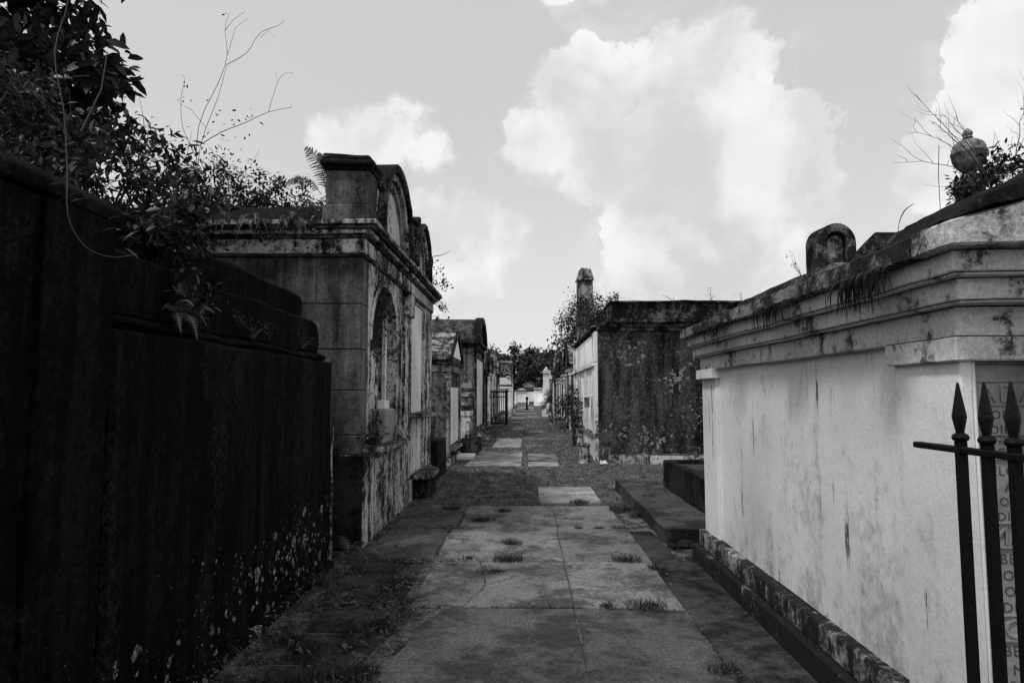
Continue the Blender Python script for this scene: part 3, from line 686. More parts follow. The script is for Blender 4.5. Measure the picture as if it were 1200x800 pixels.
# pilasters and bay two
B('pilaster', 'facade', T3, -2.1, -1.72, 9.20, 9.62, .962, 3.07, bevel=.006, cell=.18, amp=.004)
B('pilaster_block', 'facade', T3, -1.80, -1.66, 9.15, 9.66, 2.72, 3.05, bevel=.008, cell=.1, amp=.004)
B('pilaster', 'facade', T3, -2.1, -1.74, 9.64, 9.86, .345, 3.07, bevel=.006, cell=.18, amp=.004)
B('panel', 'white', T3, -2.1, -1.775, 9.88, 10.42, 1.30, 3.02)
B('panel', 'white', T3, -2.1, -1.772, 10.44, 10.98, 1.30, 3.02)
B('panel', 'white2', T3, -2.1, -1.77, 9.88, 10.98, .345, 1.23)
B('panel_frame', 'facade', T3, -2.1, -1.75, 9.87, 11.0, 3.022, 3.068)
B('pilaster', 'facade', T3, -2.1, -1.73, 11.0, 11.90, .345, 3.07, bevel=.006, cell=.18, amp=.004)
# shelves
MB().prism([(-1.80,6.96),(-1.54,6.98),(-1.50,7.1),(-1.50,8.35),(-1.58,8.45),(-1.56,8.9),(-1.62,9.02),(-1.80,9.02)], 'z', .962, 1.03).build('shelf', 'grey_ledge', T3, .015, .1, .008)
MB().prism([(-1.80,7.1),(-1.60,7.12),(-1.60,8.7),(-1.80,8.75)], 'z', .90, .961).build('shelf_moulding', 'grey_ledge', T3, .02, .1, .006)
MB().prism([(-1.80,9.8),(-1.55,9.82),(-1.47,10.1),(-1.47,10.7),(-1.56,10.95),(-1.80,11.0)], 'z', 1.232, 1.298).build('shelf', 'grey_ledge', T3, .015, .1, .008)
MB().prism([(-1.70,9.8),(-1.45,9.82),(-1.40,10.1),(-1.42,10.7),(-1.52,10.9),(-1.70,10.9)], 'z', .31, .40).build('step_stone', 'grey_ledge', T3, .02, .1, .012)
B('step_stone', 'darkband', T3, -1.70, -1.47, 9.9, 10.8, -.04, .309, bevel=.02, cell=.1, amp=.01)
# entablature
def C3(n, m, x, y0, y1, z0, z1, amp=.006): return B(n, m, T3, -4.75, x, y0, y1, z0, z1, bevel=.006, cell=.15, amp=amp)
C3('architrave', 'block', -1.725, 6.82, 11.95, 3.072, 3.10); C3('architrave', 'facade', -1.71, 6.80, 11.97, 3.10, 3.26)
C3('cornice_band', 'darkband', -1.685, 6.775, 12.0, 3.26, 3.30); C3('cornice_band', 'facade', -1.64, 6.73, 12.04, 3.30, 3.345)
C3('cornice_band', 'darkband', -1.60, 6.69, 12.08, 3.345, 3.38); C3('cornice_band', 'grey_ledge', -1.565, 6.655, 12.12, 3.38, 3.43, .01)
# parapet pier at the corner
B('pier', 'block', T3, -2.16, -1.63, 6.70, 7.08, 3.43, 3.60, bevel=.012, cell=.1, amp=.008)
B('pier', 'block', T3, -2.13, -1.655, 6.725, 7.05, 3.60, 3.98, bevel=.01, cell=.1, amp=.006)
B('pier_cap', 'darkband', T3, -2.16, -1.63, 6.70, 7.08, 3.98, 4.02, bevel=.01, cell=.1, amp=.006)
B('pier_cap', 'darkband', T3, -2.19, -1.60, 6.66, 7.12, 4.02, 4.085, bevel=.02, cell=.1, amp=.01)
MB().prism([(-2.17,4.085),(-1.62,4.085),(-1.66,4.13),(-2.15,4.15)], 'y', 6.68, 7.10).build('pier_cap', 'darkband', T3, .01, .1, .01)
# parapet wall and two arched pediments
B('parapet_wall', 'facade', T3, -2.05, -1.69, 7.081, 11.2, 3.43, 3.52, bevel=.006, cell=.15, amp=.008)
def pediment(yc, zc, r, sh):
    n = 22
    half = arc(yc, zc, r*.70, 180, 0, n)
    MB().prism(half+[(yc+r*.70,3.521),(yc-r*.70,3.521)], 'x', -2.0, -1.735).build('tympanum', 'white2', T3, 0, 0, .006)
    MB().ring(arc(yc,zc,r*.80,186,-6,n), arc(yc,zc,r*.701,186,-6,n), 'x', -2.0, -1.69).build('archivolt', 'grey_ledge', T3, .006, 0, .006)
    MB().ring(arc(yc,zc,r*.90,188,-8,n), arc(yc,zc,r*.801,188,-8,n), 'x', -2.02, -1.64).build('archivolt', 'facade', T3, .006, 0, .006)
    MB().ring(arc(yc,zc,r,190,-14,n), arc(yc,zc,r*.901,190,-14,n), 'x', -2.08, -1.58).build('archivolt', 'darkband', T3, .012, 0, .012)
pediment(8.12, 3.52, .96, 0); pediment(10.22, 3.60, .70, 0)
for y0, y1, zt in ((7.082,7.40,3.92),(9.06,9.50,4.0),(10.95,11.2,3.9)):
    B('parapet_pier', 'facade', T3, -2.04, -1.68, y0, y1, 3.521, zt, bevel=.01, cell=.12, amp=.01)
    B('parapet_pier_cap', 'darkband', T3, -2.1, -1.62, y0-.0, y1+.03, zt, zt+.09, bevel=.02, cell=.1, amp=.014)
MB().prism([(9.02,4.09),(9.3,4.12),(9.52,4.24),(9.6,4.24),(9.6,4.10)], 'x', -2.05, -1.58).build('scroll', 'darkband', T3, .012, .1, .01)
MB().prism(arc(7.28,3.98,.17,200,-20,12), 'x', -2.05, -1.60).build('scroll', 'darkband', T3, .012, 0, .008)
# roof behind the parapet
MB().prism([(7.0,3.431),(11.6,3.431),(11.5,3.66),(11.0,3.84),(7.9,3.86),(7.2,3.72)], 'x', -4.6, -2.12).build('roof', 'darkband', T3, .02, .2, .02)
# things standing on the shelf
HS = thing('memorial_block', (-1.68, 7.75, 1.03), 'upright pale stone block with a curved edge on the niche shelf', 'memorial stone')
MB().prism([(-1.76,1.03),(-1.62,1.03),(-1.62,1.10),(-1.60,1.16),(-1.60,1.42),(-1.76,1.42)], 'y', 7.42, 7.95).build('block', 'marble', HS, .01, .1, .004)
B('top_stone', 'white', HS, -1.74, -1.65, 7.6, 7.85, 1.421, 1.52)
tag(MB().prism([(-1.76,1.032),(-1.53,1.032),(-1.60,1.19),(-1.76,1.19)], 'y', 7.97, 8.40).build('inscribed_slab', 'grey_ledge', None, .008, .08, .004), 'slanted grey inscribed stone beside the upright block on the niche shelf', 'memorial stone')

# ============================================================ generic builder for the smaller tombs (front faces local -Y)
def small_tomb(loc, rz, w, d, h, label, roof='gable', rh=.7, wall='grey', front='white2', rf='roof', tablet='white', over=.08, group=None, plinth=.15, acro=False, name='tomb'):
    t_ = thing(name, loc, label, 'tomb', group, rz)
    b = lambda n, m, *q, **k: B(n, m, t_, *q, local=True, **k)
    b('plinth', 'grey_ledge', -w/2-.06, w/2+.06, -.06, d+.06, -.05, plinth, bevel=.01)
    b('wall', wall, -w/2, w/2, .06, d, plinth, h, bevel=.01, cell=.4, amp=.008)
    pw = min(.32, w*.13)
    for s in (-1, 1):
        x0, x1 = sorted((s*w/2, s*(w/2-pw)))
        b('pilaster', front, x0, x1, -.01, .058, plinth, h-.0, bevel=.006)
        b('capital', front, x0-.03, x1+.03, -.04, .09, h-.16, h-.06, bevel=.006)
    b('tablet', tablet, -w/2+pw+.12, w/2-pw-.12, .02, .058, plinth+.25, h-.35, bevel=.005)
    b('sill', 'grey_ledge', -w/2+pw+.04, w/2-pw-.04, -.12, .058, plinth+.12, plinth+.2, bevel=.006)
    b('frieze', front if roof != 'plain' else wall, -w/2-.02, w/2+.02, -.03, d+.02, h, h+.16, bevel=.006, cell=.4, amp=.006)
    b('cornice', 'darkband', -w/2-over, w/2+over, -over, d+over, h+.16, h+.27, bevel=.012, cell=.3, amp=.01)
    z = h+.27
    if roof == 'gable':
        pts = [(-w/2-over-.03, z), (w/2+over+.03, z), (w/2+over+.03, z+.06), (0, z+rh), (-w/2-over-.03, z+.06)]
        MB().prism(pts, 'y', -.02, d+.08).build('roof', rf, t_, .01, .25, .01, local=True)
        pi = [(-w*.32, z+.09), (w*.32, z+.09), (0, z+rh*.72)]
        MB().prism(pi, 'y', -.05, -.021).build('pediment', tablet, t_, local=True)
        MB().ring([(-w/2-over-.05, z+.03), (0, z+rh+.05), (w/2+over+.05, z+.03)], [(-w/2-over+.06, z-.0), (0, z+rh-.09), (w/2+over-.06, z-.0)], 'y', -over, -.022).build('raking_cornice', 'darkband', t_, .006, local=True)
    elif roof == 'arch':
        pts = arc(0, z, rh, 180, 0, 14, (w/2)/rh)
        MB().prism(pts, 'y', .1, d+.05).build('roof', rf, t_, .01, .3, .01, local=True)
        MB().ring(arc(0, z, rh*1.06, 180, 0, 14, (w/2)/rh), arc(0, z, rh*.82, 180, 0, 14, (w/2)/rh), 'y', -over, .099).build('arch_gable', 'darkband', t_, .006, local=True)
        MB().prism(arc(0, z, rh*.819, 180, 0, 14, (w/2)/rh), 'y', 0, .099).build('pediment', front, t_, local=True)
    elif roof == 'step':
        b('parapet', front, -w/2+.05, w/2-.05, 0, .3, z, z+rh*.5, bevel=.01)
        b('parapet', front, -w/4, w/4, .01, .28, z+rh*.5, z+rh, bevel=.01)
        b('roof', rf, -w/2, w/2, .3, d, z, z+rh*.3, bevel=.02)
    else:
        b('roof', rf, -w/2-.02, w/2+.02, .0, d, z, z+rh, bevel=.04, cell=.4, amp=.015)
    if acro:
        MB().lathe(0, .2, [(.09, z+rh-.02),(.11,z+rh+.04),(.05,z+rh+.1),(.09,z+rh+.2),(.1,z+rh+.28),(.03,z+rh+.38)], 12).build('finial', 'grey_ledge', t_, local=True)
    return t_
L90, Rm90 = R(90), R(-90)
# low dark grave box between the big tomb and the gabled one
Dg = thing('coping_grave', (-2.1, 12.6, 0), 'dark low walled planting box against the big arched tomb, left of path', 'grave')
B('kerb', 'soot', Dg, -1.80, -1.62, 12.05, 13.3, -.05, .72, bevel=.02, cell=.15, amp=.012)
B('kerb', 'soot', Dg, -2.8, -1.801, 12.05, 12.2, -.05, .715, bevel=.02, cell=.15, amp=.01)
B('kerb', 'soot', Dg, -2.8, -1.801, 13.15, 13.3, -.05, .715, bevel=.02)
B('soil_fill', 'soil', Dg, -2.8, -1.801, 12.201, 13.149, -.05, .62, bevel=0)
# E: gabled tomb, dark side
E_ = small_tomb((-1.74, 16.05, 0), L90, 2.7, 3.0, 2.10, 'small gabled tomb with speckled pitched roof and two white strips, left row', 'gable', .74, 'grey', 'grey_ledge', 'roof', 'white')
# F: larger round gabled
F_ = small_tomb((-1.74, 24.8, 0), L90, 4.2, 4.0, 3.20, 'tall dark tomb with rounded gable and broad roof behind the small gabled one', 'arch', .95, 'grey', 'darkband', 'roofdark', 'white', .15)
# monuments between E and F
small_tomb((-1.66, 19.6, 0), L90, 1.1, 1.0, .95, 'small pale table-height monument between the two gabled tombs', 'flat', .12, 'white2', 'white2', 'grey_ledge', 'marble', .03)
small_tomb((-1.72, 21.2, 0), L90, 1.0, 1.0, 1.5, 'narrow grey headstone tomb just before the tall dark tomb', 'step', .3, 'grey', 'grey_ledge', 'grey_ledge', 'marble', .03)
PL = thing('planter', (-1.5, 17.2, 0), 'low stone edged planter with wilted flowers in front of the gabled tomb', 'planter')
B('step', 'white', PL, -1.86, -1.28, 15.9, 16.7, -.04, .09, bevel=.01, cell=.15, amp=.01)
for q in ((-1.78,-1.70,16.8,18.4),(-1.32,-1.24,16.8,18.4),(-1.699,-1.321,16.8,16.9),(-1.699,-1.321,18.3,18.4)):
    B('kerb', 'darkband', PL, *q, -.04, .36, bevel=.01, cell=.2, amp=.008)
B('soil_fill', 'soil', PL, -1.699, -1.321, 16.901, 18.299, -.04, .30, bevel=0)
tag(MB().lathe(-1.29, 18.34, [(.05,.36),(.07,.40),(.045,.46),(.06,.52)], 12).build('flower_vase', 'grey_ledge', None), 'small stone vase on the planter corner by the path', 'vase')
# farther left row
small_tomb((-1.80, 29.3, 0), L90, 2.6, 3, 2.3, 'dark narrow gabled tomb past the tall dark one, left row', 'gable', .8, 'grey', 'darkband', 'roofdark', 'grey', .1)
small_tomb((-1.78, 33.6, 0), L90, 2.2, 3, 2.5, 'pale streaked tomb with round gable behind the picket fence, left row', 'arch', .7, 'white2', 'white2', 'roof', 'white', .08)
small_tomb((-1.72, 37.2, 0), L90, 2.4, 3, 2.9, 'tall grey tomb with stepped parapet midway down the left row', 'step', .8, 'white2', 'grey_ledge', 'roof', 'white', .1)
small_tomb((-1.70, 41.0, 0), L90, 2.4, 3, 2.5, 'grey tomb with stone finial midway down the left row', 'gable', .8, 'grey', 'grey_ledge', 'roof', 'white', .1, acro=True)
small_tomb((-1.62, 46.0, 0), 0, 1.25, 1.6, 1.95, 'bright white stepped headstone tomb facing the camera, left of path', 'step', .5, 'white', 'white', 'white', 'white', .04)
cn = thing('canopy_tomb', (-1.6, 49.5, 0), 'tomb with speckled grey slab roof on posts behind the bright headstone', 'tomb')
B('roof', 'roof', cn, -2.5, -1.05, 48.6, 51.5, 3.0, 4.05, bevel=.03, cell=.4, amp=.02)
B('cornice', 'grey_ledge', cn, -2.55, -1.0, 48.5, 51.6, 3.9, 4.02); B('wall', 'grey', cn, -2.5, -1.55, 48.9, 51.4, 0, 3.0)
B('post', 'grey_ledge', cn, -1.25, -1.1, 48.7, 48.85, 0, 3.0); B('post', 'grey_ledge', cn, -1.25, -1.1, 51.2, 51.35, 0, 3.0)
small_tomb((-1.35, 57, 0), L90, 2.6, 3, 2.7, 'white painted tomb with flat roof in the far left row', 'flat', .3, 'white', 'white', 'white2', 'white', .06)
small_tomb((-1.25, 63, 0), L90, 3, 3, 2.4, 'white tomb with gabled roof, far left row before the end tombs', 'gable', .8, 'white', 'white', 'white2', 'white', .08)
small_tomb((-1.6, 71, 0), L90, 3, 3, 2.0, 'low whitewashed tomb with round gable near the end of the left row', 'arch', .6, 'white', 'white', 'white2', 'white', .08)
small_tomb((-1.7, 79, 0), L90, 3, 3, 2.0, 'last whitewashed gabled tomb of the left row', 'gable', .6, 'white', 'white', 'white2', 'white', .08)
# picket fence across, left
PF = thing('iron_fence', (-1.35, 32, 0), 'black iron picket fence enclosing a plot by the path, left row', 'fence')
B('rail', 'iron', PF, -1.72, -.97, 31.48, 31.52, 1.42, 1.47, bevel=0); B('rail', 'iron', PF, -1.72, -.97, 31.48, 31.52, .15, .2, bevel=0)
B('rail', 'iron', PF, -1.0, -.96, 31.53, 34.9, 1.42, 1.47, bevel=0)
pk2 = MB().box(-1.69,-1.655,31.46,31.495,-.02,1.62).build('picket', 'iron', PF)
tip = MB().lathe(-1.6725, 31.4775, [(.03,1.62),(.05,1.68),(.004,1.80)], 4).build('spear_head', 'iron', pk2)
for k in range(1, 8):
    a = pk2.copy(); C.objects.link(a); a.location = (k*.098, 0, 0); c_ = tip.copy(); C.objects.link(c_); c_.parent = a
for k in range(1, 15):
    a = pk2.copy(); C.objects.link(a); a.location = (.695, k*.23, 0); c_ = tip.copy(); C.objects.link(c_); c_.parent = a
# right row beyond the white facade
PB = thing('planter', (1.6, 29, 0), 'dark square planter box with pale rim at the right of the path', 'planter')
MB().prism([(1.36,-.03),(1.88,-.03),(1.95,.52),(1.29,.52)], 'y', 28.6, 29.6).build('box', 'grey', PB, .01)
MB().ring([(1.26,.52),(1.98,.52)], [(1.26,.60),(1.98,.60)], 'y', 28.57, 28.66).build('rim', 'grey_ledge', PB)
B('rim', 'grey_ledge', PB, 1.26, 1.33, 28.67, 29.63, .521, .60)
B('soil_fill', 'soil', PB, 1.40, 1.84, 28.7, 29.5, .3, .522, bevel=0)
small_tomb((1.78, 27.6, 0), Rm90, 2.6, 3.4, 2.5, 'grey gabled tomb with pale pilasters just past the whitewashed front, right row', 'gable', 1.0, 'grey', 'white2', 'roof', 'grey', .12)
small_tomb((1.78, 31.6, 0), Rm90, 2.4, 3.0, 2.4, 'narrow gabled tomb with dark pointed gable, right row', 'gable', .9, 'grey', 'white2', 'roof', 'darkband', .12)
small_tomb((1.76, 35.6, 0), Rm90, 2.6, 3.0, 2.3, 'tomb with pale pilasters and a round dark gable, right row', 'arch', .7, 'grey', 'white2', 'roofdark', 'darkband', .12)
small_tomb((1.70, 40.2, 0), Rm90, 2.6, 3.0, 2.6, 'dark tomb with finial before the white column, right row', 'gable', .9, 'grey', 'grey_ledge', 'roof', 'white2', .1, acro=True)
CO = thing('column_monument', (1.45, 46, 0), 'tall white square column monument with a cap, right row', 'monument')
B('base', 'white2', CO, 1.15, 1.75, 45.7, 46.3, -.03, .5); B('shaft', 'white', CO, 1.24, 1.66, 45.79, 46.21, .5, 3.0, bevel=.02)
B('cap', 'white2', CO, 1.14, 1.76, 45.69, 46.31, 3.0, 3.2, bevel=.03); MB().prism([(1.22,3.2),(1.68,3.2),(1.45,3.5)], 'y', 45.8, 46.2).build('peak', 'white', CO)
small_tomb((1.75, 50, 0), Rm90, 3, 3, 2.4, 'grey tomb with stepped parapet behind the white column, right row', 'step', .7, 'grey', 'white2', 'roof', 'white', .1)
small_tomb((1.75, 56, 0), Rm90, 3, 3, 2.3, 'gabled tomb with a white tablet, far right row', 'gable', .8, 'white2', 'white', 'roof', 'white', .1)
small_tomb((1.8, 63, 0), Rm90, 3, 3, 2.1, 'whitewashed flat roofed tomb, far right row', 'flat', .3, 'white', 'white', 'white2', 'white', .1)
small_tomb((1.9, 71, 0), Rm90, 3, 3, 2.1, 'whitewashed round gabled tomb near the end of the right row', 'arch', .6, 'white', 'white', 'white2', 'white', .1)
# tombs closing the view
small_tomb((-.55, 90, 0), 0, 2.0, 3, 1.75, 'white tomb closing the end of the path on its left side', 'gable', .5, 'white', 'white', 'white2', 'white', .1)
small_tomb((2.2, 88, 0), 0, 2.1, 3, 1.9, 'white tomb closing the end of the path on its right side', 'flat', .25, 'white', 'white', 'white2', 'white', .1)
small_tomb((.55, 97, 0), 0, 2.2, 3, 2.2, 'grey round gabled tomb seen between the two white end tombs', 'arch', .9, 'grey', 'grey_ledge', 'roof', 'white', .1)
small_tomb((4.8, 90, 0), 0, 2.2, 3, 2.0, 'white tomb half hidden behind the end of the right row', 'step', .5, 'white', 'white', 'white2', 'white', .1)
small_tomb((-3.2, 91, 0), 0, 2.2, 3, 2.0, 'white tomb half hidden behind the end of the left row', 'gable', .5, 'white', 'white', 'white2', 'white', .1)
tag(B('entrance_step', 'white', None, 1.1, 3.3, 86.6, 87.8, -.02, .35), 'broad white step in front of the right end tomb', 'step')
def flower_pot(x, y, label, mat='white2'):
    t_ = thing('flower_pot', (x, y, 0), label, 'flower pot')
    MB().lathe(x, y, [(.10,-.02),(.12,.02),(.09,.06),(.13,.25),(.16,.30),(.13,.31)], 12).build('pot', mat, t_)
    P_f = np.array([x, y, .42]) + nr.normal(0, .09, (70,3)); leaf_mass('flowers', P_f, .07, 'litter' if mat == 'white2' else 'leafmid', t_, 0, 1.0)
flower_pot(-1.05, 45.2, 'white flower pot in front of the bright headstone tomb')
flower_pot(-.95, 56.0, 'white flower pot before the flat roofed white tomb')
flower_pot(1.3, 33.4, 'grey flower pot by the round gabled tomb on the right', 'grey_ledge')
flower_pot(-1.35, 22.6, 'small flower pot at the corner of the tall dark tomb', 'grey_ledge')
hp = thing('hitching_post', (.12, 62, 0), 'small dark post standing in the middle of the far path', 'post')
MB().lathe(.12, 62, [(.16,-.02),(.15,.2),(.10,.25),(.09,1.0),(.13,1.05),(.13,1.25),(.05,1.32)], 10).build('shaft', 'iron', hp)

# ============================================================ VEGETATION
# grass and moss cover between the paving (uncountable)
def scatter(n, x0, x1, y0, y1): return np.stack([nr.uniform(x0,x1,n), nr.uniform(y0,y1,n), np.zeros(n)],1)
S = []
for n, q in ((42000,(-1.66,1.45,9.35,14.3)),(9000,(1.4,2.0,10.9,15.0)),(9000,(2.0,4.5,11.0,15.0)),(26000,(-1.6,1.6,14.3,24)),(14000,(-1.7,1.7,24,40)),(1800,(-1.84,-1.5,3.0,6.6)),(1500,(-.95,-.8,2.8,6.2)),(900,(-1.7,-1.55,6.8,9.3)),(500,(1.2,1.5,7.8,9.4))):
    S.append(scatter(n, *q))
G = np.concatenate(S)
keep = np.array([not ((x > .17 and x < 1.13 and 9.5 < y < 11.15)) and not (-1.35 < x < -.06 and 14.33 < y < 17.92) and not (.02 < x < .8 and 14.3 < y < 17.2) and not (-1.0 < x < -.1 and 19.2 < y < 22.8) for x, y, z in G])
dens = np.array([noise.noise((x*1.3, y*1.0, 4))+.5*noise.noise((x*5, y*4, 1)) for x, y, z in G])
G = G[keep & (dens > -.28+nr.normal(0,.12,len(G)))]
hh = (.018+.028*nr.random(len(G)))*(1+np.clip((G[:,1]-9)/22,0,1.2))
V, Fg = blade_arrays(G, hh, .0032*(1+np.clip((G[:,1]-9)/8,0,4)), .8)
arrays('ground_grass', V, Fg, 'grass', None, 'stuff')
# fallen leaves and twigs along the left walls
n = 1500
Lp = np.stack([nr.uniform(-1.78,-1.0,n), nr.uniform(2.6,9.3,n), np.full(n,.045)],1)
Lp = Lp[(nr.random(n) < np.exp(-(Lp[:,0]+1.78)*3.2)+.10)]
ex = np.stack([nr.normal(-1.0,.10,320), nr.uniform(3.2,6.3,320), np.full(320,.045)],1)
ey = np.concatenate([np.stack([nr.uniform(-1.6,-.6,70), nr.normal(yy,.05,70), np.full(70,.045)],1) for yy in (4.93,6.22,7.7)])
leaf_mass('leaf_litter', np.concatenate([Lp, ex, ey]), .042, 'litter', None, 0, .45)
# crumbs of soil and leaf in the slab joints
J = [np.stack([nr.uniform(-1.6,1.15,170), nr.normal(yy,.018,170), np.full(170,.04)],1) for yy in (4.92,6.225,7.69)]
J += [np.stack([nr.uniform(-1.2,1.1,200), nr.normal(9.36,.06,200), np.full(200,.04)],1), np.stack([nr.normal(1.17,.02,160), nr.uniform(3.0,9.2,160), np.full(160,.04)],1), np.stack([nr.uniform(-.8,1.5,260), nr.uniform(3.0,9.3,260), np.full(260,.04)],1), np.stack([nr.normal(-.85,.05,260), nr.uniform(3.0,9.2,260), np.full(260,.04)],1)]
J += [np.stack([nr.uniform(1.5,2.08,240), nr.uniform(7.1,10.9,240), np.full(240,.19)],1), np.stack([nr.normal(2.03,.05,160), nr.uniform(7.2,10.0,160), np.full(160,.19)],1)]
leaf_mass('joint_debris', np.concatenate(J), .018, 'litter', None, 0, .4)
P = np.concatenate([scatter(420,-1.76,-1.45,2.8,6.2), scatter(260,-1.08,-.88,3.0,6.1)]); P[:,2] = .03
V, Fg = blade_arrays(P, nr.uniform(.02,.075,len(P)), np.full(len(P),.003), 1.0)
arrays('verge_grass', V, Fg, 'litter', None, 'stuff')
gl = 'short grass tufts growing in the joints of the nearer path slabs'
for i, (x, y, r, h, n, lb) in enumerate(((.77,9.5,.09,.09,130,'grass tuft at the near edge of the palest slab'),(-.15,6.93,.08,.08,120,'grass tuft in the middle of a slab left of the centre joint'),
     (-.17,6.25,.10,.09,190,'wide grass tuft on the joint left of the centre seam'),(.94,6.25,.10,.11,120,'upright grass tuft on the right slab joint'),
     (.89,4.93,.11,.08,160,'wide dark grass tuft on the nearest joint at right'),(1.1,7.70,.07,.07,70,'grass tuft at the right end of the third joint'),
     (.85,7.70,.05,.06,60,'tiny grass tuft right of the centre seam on the third joint'),(.61,7.70,.04,.06,40,'smallest grass tuft on the third joint'),
     (-.55,8.15,.12,.09,140,'dark grass tuft near the left niche shelf'),(-1.0,8.95,.09,.08,200,'flat grass tuft by the foot of the big tomb'),
     (-.3,8.80,.08,.07,90,'thin grass tuft below the lawn edge'),(-.31,5.87,.10,.05,110,'low weed patch along the slab crack'),
     (-.55,6.30,.07,.05,60,'small weed left on the second joint'),(1.3,8.9,.13,.13,240,'dense grass clump against the worn platform'),(1.42,8.5,.08,.10,120,'grass clump hugging the platform side'),
     (1.17,6.0,.05,.09,60,'spindly grass at the dark right strip'),(1.12,3.85,.07,.06,90,'dry grass tuft at the bottom right of the path'),(.6,4.93,.04,.05,60,'tiny tuft beside the centre seam on the nearest joint'),
     (-1.5,4.2,.07,.09,120,'leafy clump in the litter by the black wall'),(-.98,4.5,.08,.07,150,'dark weedy clump at the broken slab edge'),
     (-1.66,5.4,.05,.20,60,'tall grass blades against the black wall'),(-1.0,3.75,.12,.10,220,'grass clump at the bottom of the left slab edge'),(-1.3,3.6,.14,.09,220,'matted grass at the bottom left corner of the path'))):
    tuft(x, y, r, h*.85, n, lb)

# big leafy tree behind the nearest tombs
TR = thing('broadleaf_tree', (-4.9, 5.2, 0), 'dark broad-leaved tree overhanging the black tombs at upper left', 'tree')
mb = MB()
mb.tube([(-4.9,5.2,-.1),(-4.85,5.25,1.2),(-4.75,5.3,2.4),(-4.8,5.35,3.4),(-4.9,5.4,4.6)], [.20,.16,.13,.10,.05], 9)
mb.build('trunk', 'bark', TR, 0, 0, .02)
blobs = [(-5.2,5.3,5.2,.9),(-4.6,5.1,4.9,.75),(-5.0,5.0,4.3,.8),(-4.2,5.0,4.45,.6),(-3.75,4.95,4.3,.42),(-3.45,4.9,4.25,.30),(-4.5,4.8,3.8,.7),(-3.85,4.9,3.95,.5),(-5.3,5.0,3.7,.8),(-3.7,4.8,3.6,.45),(-4.3,4.6,3.35,.6),(-3.35,4.7,3.95,.3),(-3.3,4.8,3.45,.36),(-5.8,5.4,4.6,.8),(-4.0,5.3,5.2,.45),(-5.0,4.6,3.2,.6),(-6.2,5.2,3.9,.8)]
twig_tree('limb', 'bark', TR, (-4.78,5.3,2.9), [(b[0],b[1],b[2]) for b in blobs[:11]], .045, 4)
leaf_mass('foliage', clump_points(blobs, 640, .33), .125, 'leaf', TR, 110, .75)
hb = thing('hanging_branch', (-3.0, 4.4, 5.25), 'small leafy branch tip hanging into the top of the frame', 'branch')
MB().tube([(-3.6,4.6,5.7),(-3.0,4.4,5.3),(-2.62,4.2,5.05),(-2.35,4.1,4.98)], [.012,.009,.006,.003], 5).build('twig', 'bark', hb)
leaf_mass('foliage', np.array([(-2.55,4.2,5.02),(-2.5,4.15,5.0),(-2.42,4.1,4.96),(-2.35,4.1,4.97),(-2.3,4.1,4.96),(-2.75,4.25,5.1)]), .09, 'leaf', hb, 6, .5)
# shrub growing over the tops of the black tombs
SH = thing('shrub', (-2.5, 3.7, 2.5), 'tangled leafy shrub sprouting from the tops of the black tombs', 'shrub')
blobs = [(-2.55,3.7,2.95,.34),(-2.3,3.8,2.80,.32),(-2.12,3.8,2.58,.28),(-2.02,3.7,2.38,.26),(-2.75,3.6,3.15,.34),(-3.0,3.8,3.0,.36),(-2.5,4.1,3.25,.26),(-2.2,4.1,3.0,.22),(-1.98,3.6,2.6,.2),(-2.9,3.3,2.75,.28),(-3.3,3.6,3.3,.4),(-2.45,3.4,2.65,.26),(-1.93,3.9,2.25,.14),(-2.35,4.6,2.85,.18),(-1.97,3.3,2.40,.2),(-2.6,3.1,2.62,.2),(-1.93,3.5,2.15,.18)]
twig_tree('stem', 'bark', SH, (-2.5,3.75,2.45), [(b[0],b[1],b[2]+.1) for b in blobs]*2, .010, 9, 4)
leaf_mass('foliage', clump_points(blobs, 1500, .42), .055, 'leafmid', SH, 120, .75)
leaf_mass('foliage', clump_points(blobs[:9], 420, .5), .085, 'leafmid', SH, 50, .5, True)
# pale climbing stem on the near wall
VN = thing('climbing_vine', (-1.8, 2.45, 2.2), 'pale bare vine stem rising from the nearest black wall and looping below', 'vine')
MB().tube([(-1.8,2.36,3.35),(-1.79,2.39,3.14),(-1.81,2.36,2.91),(-1.79,2.4,2.69),(-1.80,2.45,2.47),(-1.79,2.45,2.30),(-1.785,2.52,2.21),(-1.78,2.62,2.18),(-1.77,2.74,2.19),(-1.78,2.9,2.24)], [.0008,.0014,.002,.0024,.0027,.0027,.0024,.002,.0015,.001], 6).build('stem', 'stempale', VN)
MB().tube([(-1.79,2.5,2.65),(-1.75,2.55,2.85),(-1.78,2.62,3.05)], [.004,.003,.002], 5).build('stem', 'stem', VN)
leaf_mass('foliage', np.array([(-1.78,2.43,2.42),(-1.78,2.5,2.40),(-1.78,2.36,2.44),(-1.78,2.44,2.34),(-1.78,2.42,2.46),(-1.77,2.62,2.27),(-1.77,2.7,2.3),(-1.77,2.75,2.24),(-1.77,2.8,2.3),(-1.77,2.88,2.28),(-1.77,2.95,2.22),(-1.77,2.66,2.33),(-1.77,3.0,2.3),(-1.77,2.9,2.35)]), .085, 'leafmid', VN, 14, .4, True)
